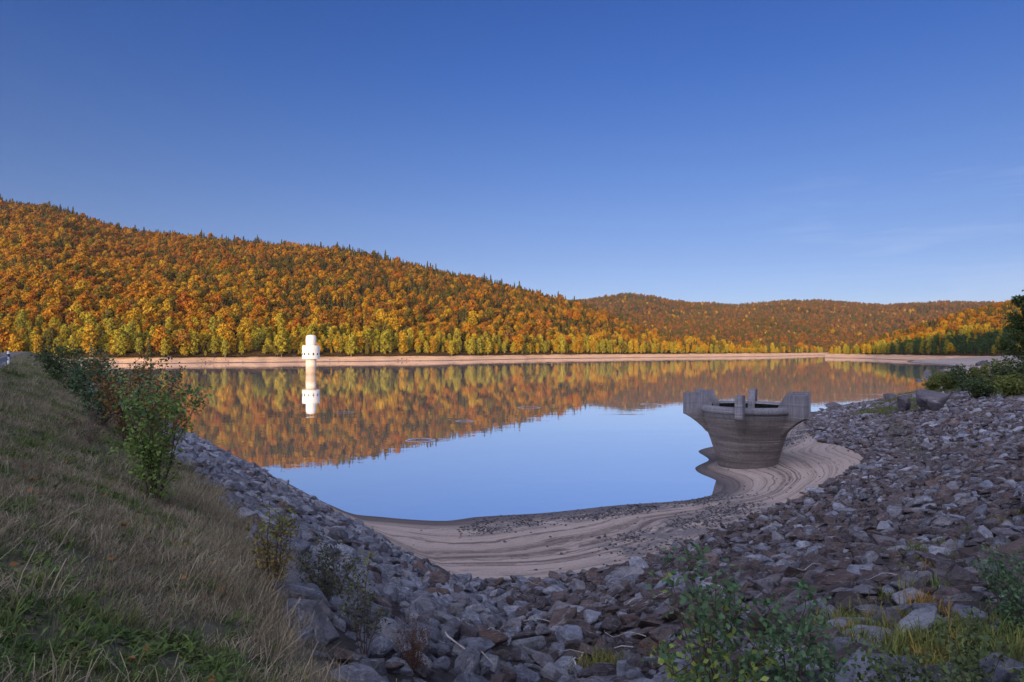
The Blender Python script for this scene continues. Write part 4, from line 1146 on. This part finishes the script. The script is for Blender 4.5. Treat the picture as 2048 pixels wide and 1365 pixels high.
WHITE = Mat("white_plastic", .5, .4).color((.75, .75, .73)).m
BLACK = Mat("black_plastic", .5, .4).color((.02, .02, .02)).m
mk = Geo().box((0, 0, .42), (.06, .05, .5)).obj("marker_post", WHITE); mk.location = SP(58, -1.35, 7.86)
Geo().box((0, 0, .98), (.061, .051, .058)).obj("cap", WHITE, mk); Geo().box((0, 0, .74), (.064, .054, .10)).obj("band", BLACK, mk)
tag(mk, "white roadside marker post with black band past the end of the guard rail", "marker post")

# ------------------------------------------------------------------ driftwood
WOOD = Mat("bleached_wood", .8, .2); WOOD.color(WOOD.ramp(WOOD.noise(WOOD.map(WOOD.obj(), (1, 1, 1)), 12, 4), [(.3, (.24, .21, .18)), (.7, (.46, .43, .40))])); WOOD = WOOD.m
def stick(px, py, L, ang, r, label, seed, lift=.16, bend=.12):
    g = np.random.default_rng(seed); c = drop(px, py); n = 9
    t = np.linspace(-.5, .5, n); P = np.c_[t * L * math.cos(ang), t * L * math.sin(ang), np.zeros(n)] + np.c_[g.normal(size=(n, 2)) * .02 * L, np.zeros(n)]
    P[:, 0] += bend * L * np.cos(t * 3) * -math.sin(ang)
    zs = zground(c[0] + P[:, 0], c[1] + P[:, 1]); P[:, 2] = zs - c[2] + lift + .05 * np.sin(t * 9 + seed)
    G = Geo().tube(P, np.linspace(r, r * .45, n), 6)
    o = G.obj("driftwood", WOOD); o.location = c
    return tag(o, label, "stick")
stick(1742, 1312, .24, 1.9, .016, "short thick bleached stick standing out under the lime grass", 1, .10)
stick(1160, 1345, .75, 1.3, .018, "thick bleached branch lying on the nearest stones", 2, .2)
stick(1290, 1080 + 130, 1.3, .4, .012, "long thin twig across the brown stones below the gravel", 3)
stick(1100, 1260, 1.5, -.7, .010, "thin curved twig over the stones in front of the sand", 4)
stick(1190, 1320, 1.4, 2.6, .010, "thin pale twig crossing behind the thick bleached branch", 5)
stick(935, 1320, .8, -.5, .014, "pale twig beside the rusty needled bush", 6)
stick(1690, 1310, .4, .2, .006, "bent white twig left of the short thick stick", 7, .12)
for k_, (px_, py_, L_s, an_, rr_, lb_) in enumerate(((1000, 1290, .9, 1.0, .009, "grey twig propped between blue grey stones in front of the rusty needled bush"), (1250, 1290, 1.1, 2.2, .008, "thin bare twig left of the leafy birch bush"),
        (1225, 1215, .7, .9, .008, "short forked looking twig on the brown stones above the birch bush"), (1070, 1180, .8, -.9, .008, "pale twig on the stones at the foot of the banded sand"), (1620, 1150, 1.0, .5, .009, "pale twig among the stones above the lower dark green bush"), (1780, 1170, .9, 2.7, .008, "thin pale twig above the amber grass tuft"))):
    stick(px_, py_, L_s, an_, rr_, lb_, 40 + k_, .2)
stick(890, 1062, 2.2, .3, .03, "dark twig washed up on the banded sand", 8, .03)
print("trees", len(trees), "stones", len(A))

# ------------------------------------------------------------------ the evening air
hz = bpy.data.materials.new("evening_air"); hz.use_nodes = True
hz.node_tree.nodes.remove(hz.node_tree.nodes["Principled BSDF"])
pv = hz.node_tree.nodes.new("ShaderNodeVolumePrincipled")
pv.inputs["Color"].default_value = (.80, .84, 1.0, 1); pv.inputs["Density"].default_value = .000022
hz.node_tree.links.new(pv.outputs[0], hz.node_tree.nodes["Material Output"].inputs["Volume"])
x0, x1, y0, y1, z0, z1 = -4500, 5500, -4500, 4500, -10, 520
hv = [(x, y, z) for x in (x0, x1) for y in (y0, y1) for z in (z0, z1)]
tag(mesh_obj("haze", hv, [[0, 1, 3, 2], [4, 6, 7, 5], [0, 4, 5, 1], [2, 3, 7, 6], [0, 2, 6, 4], [1, 5, 7, 3]], hz), kind="stuff")
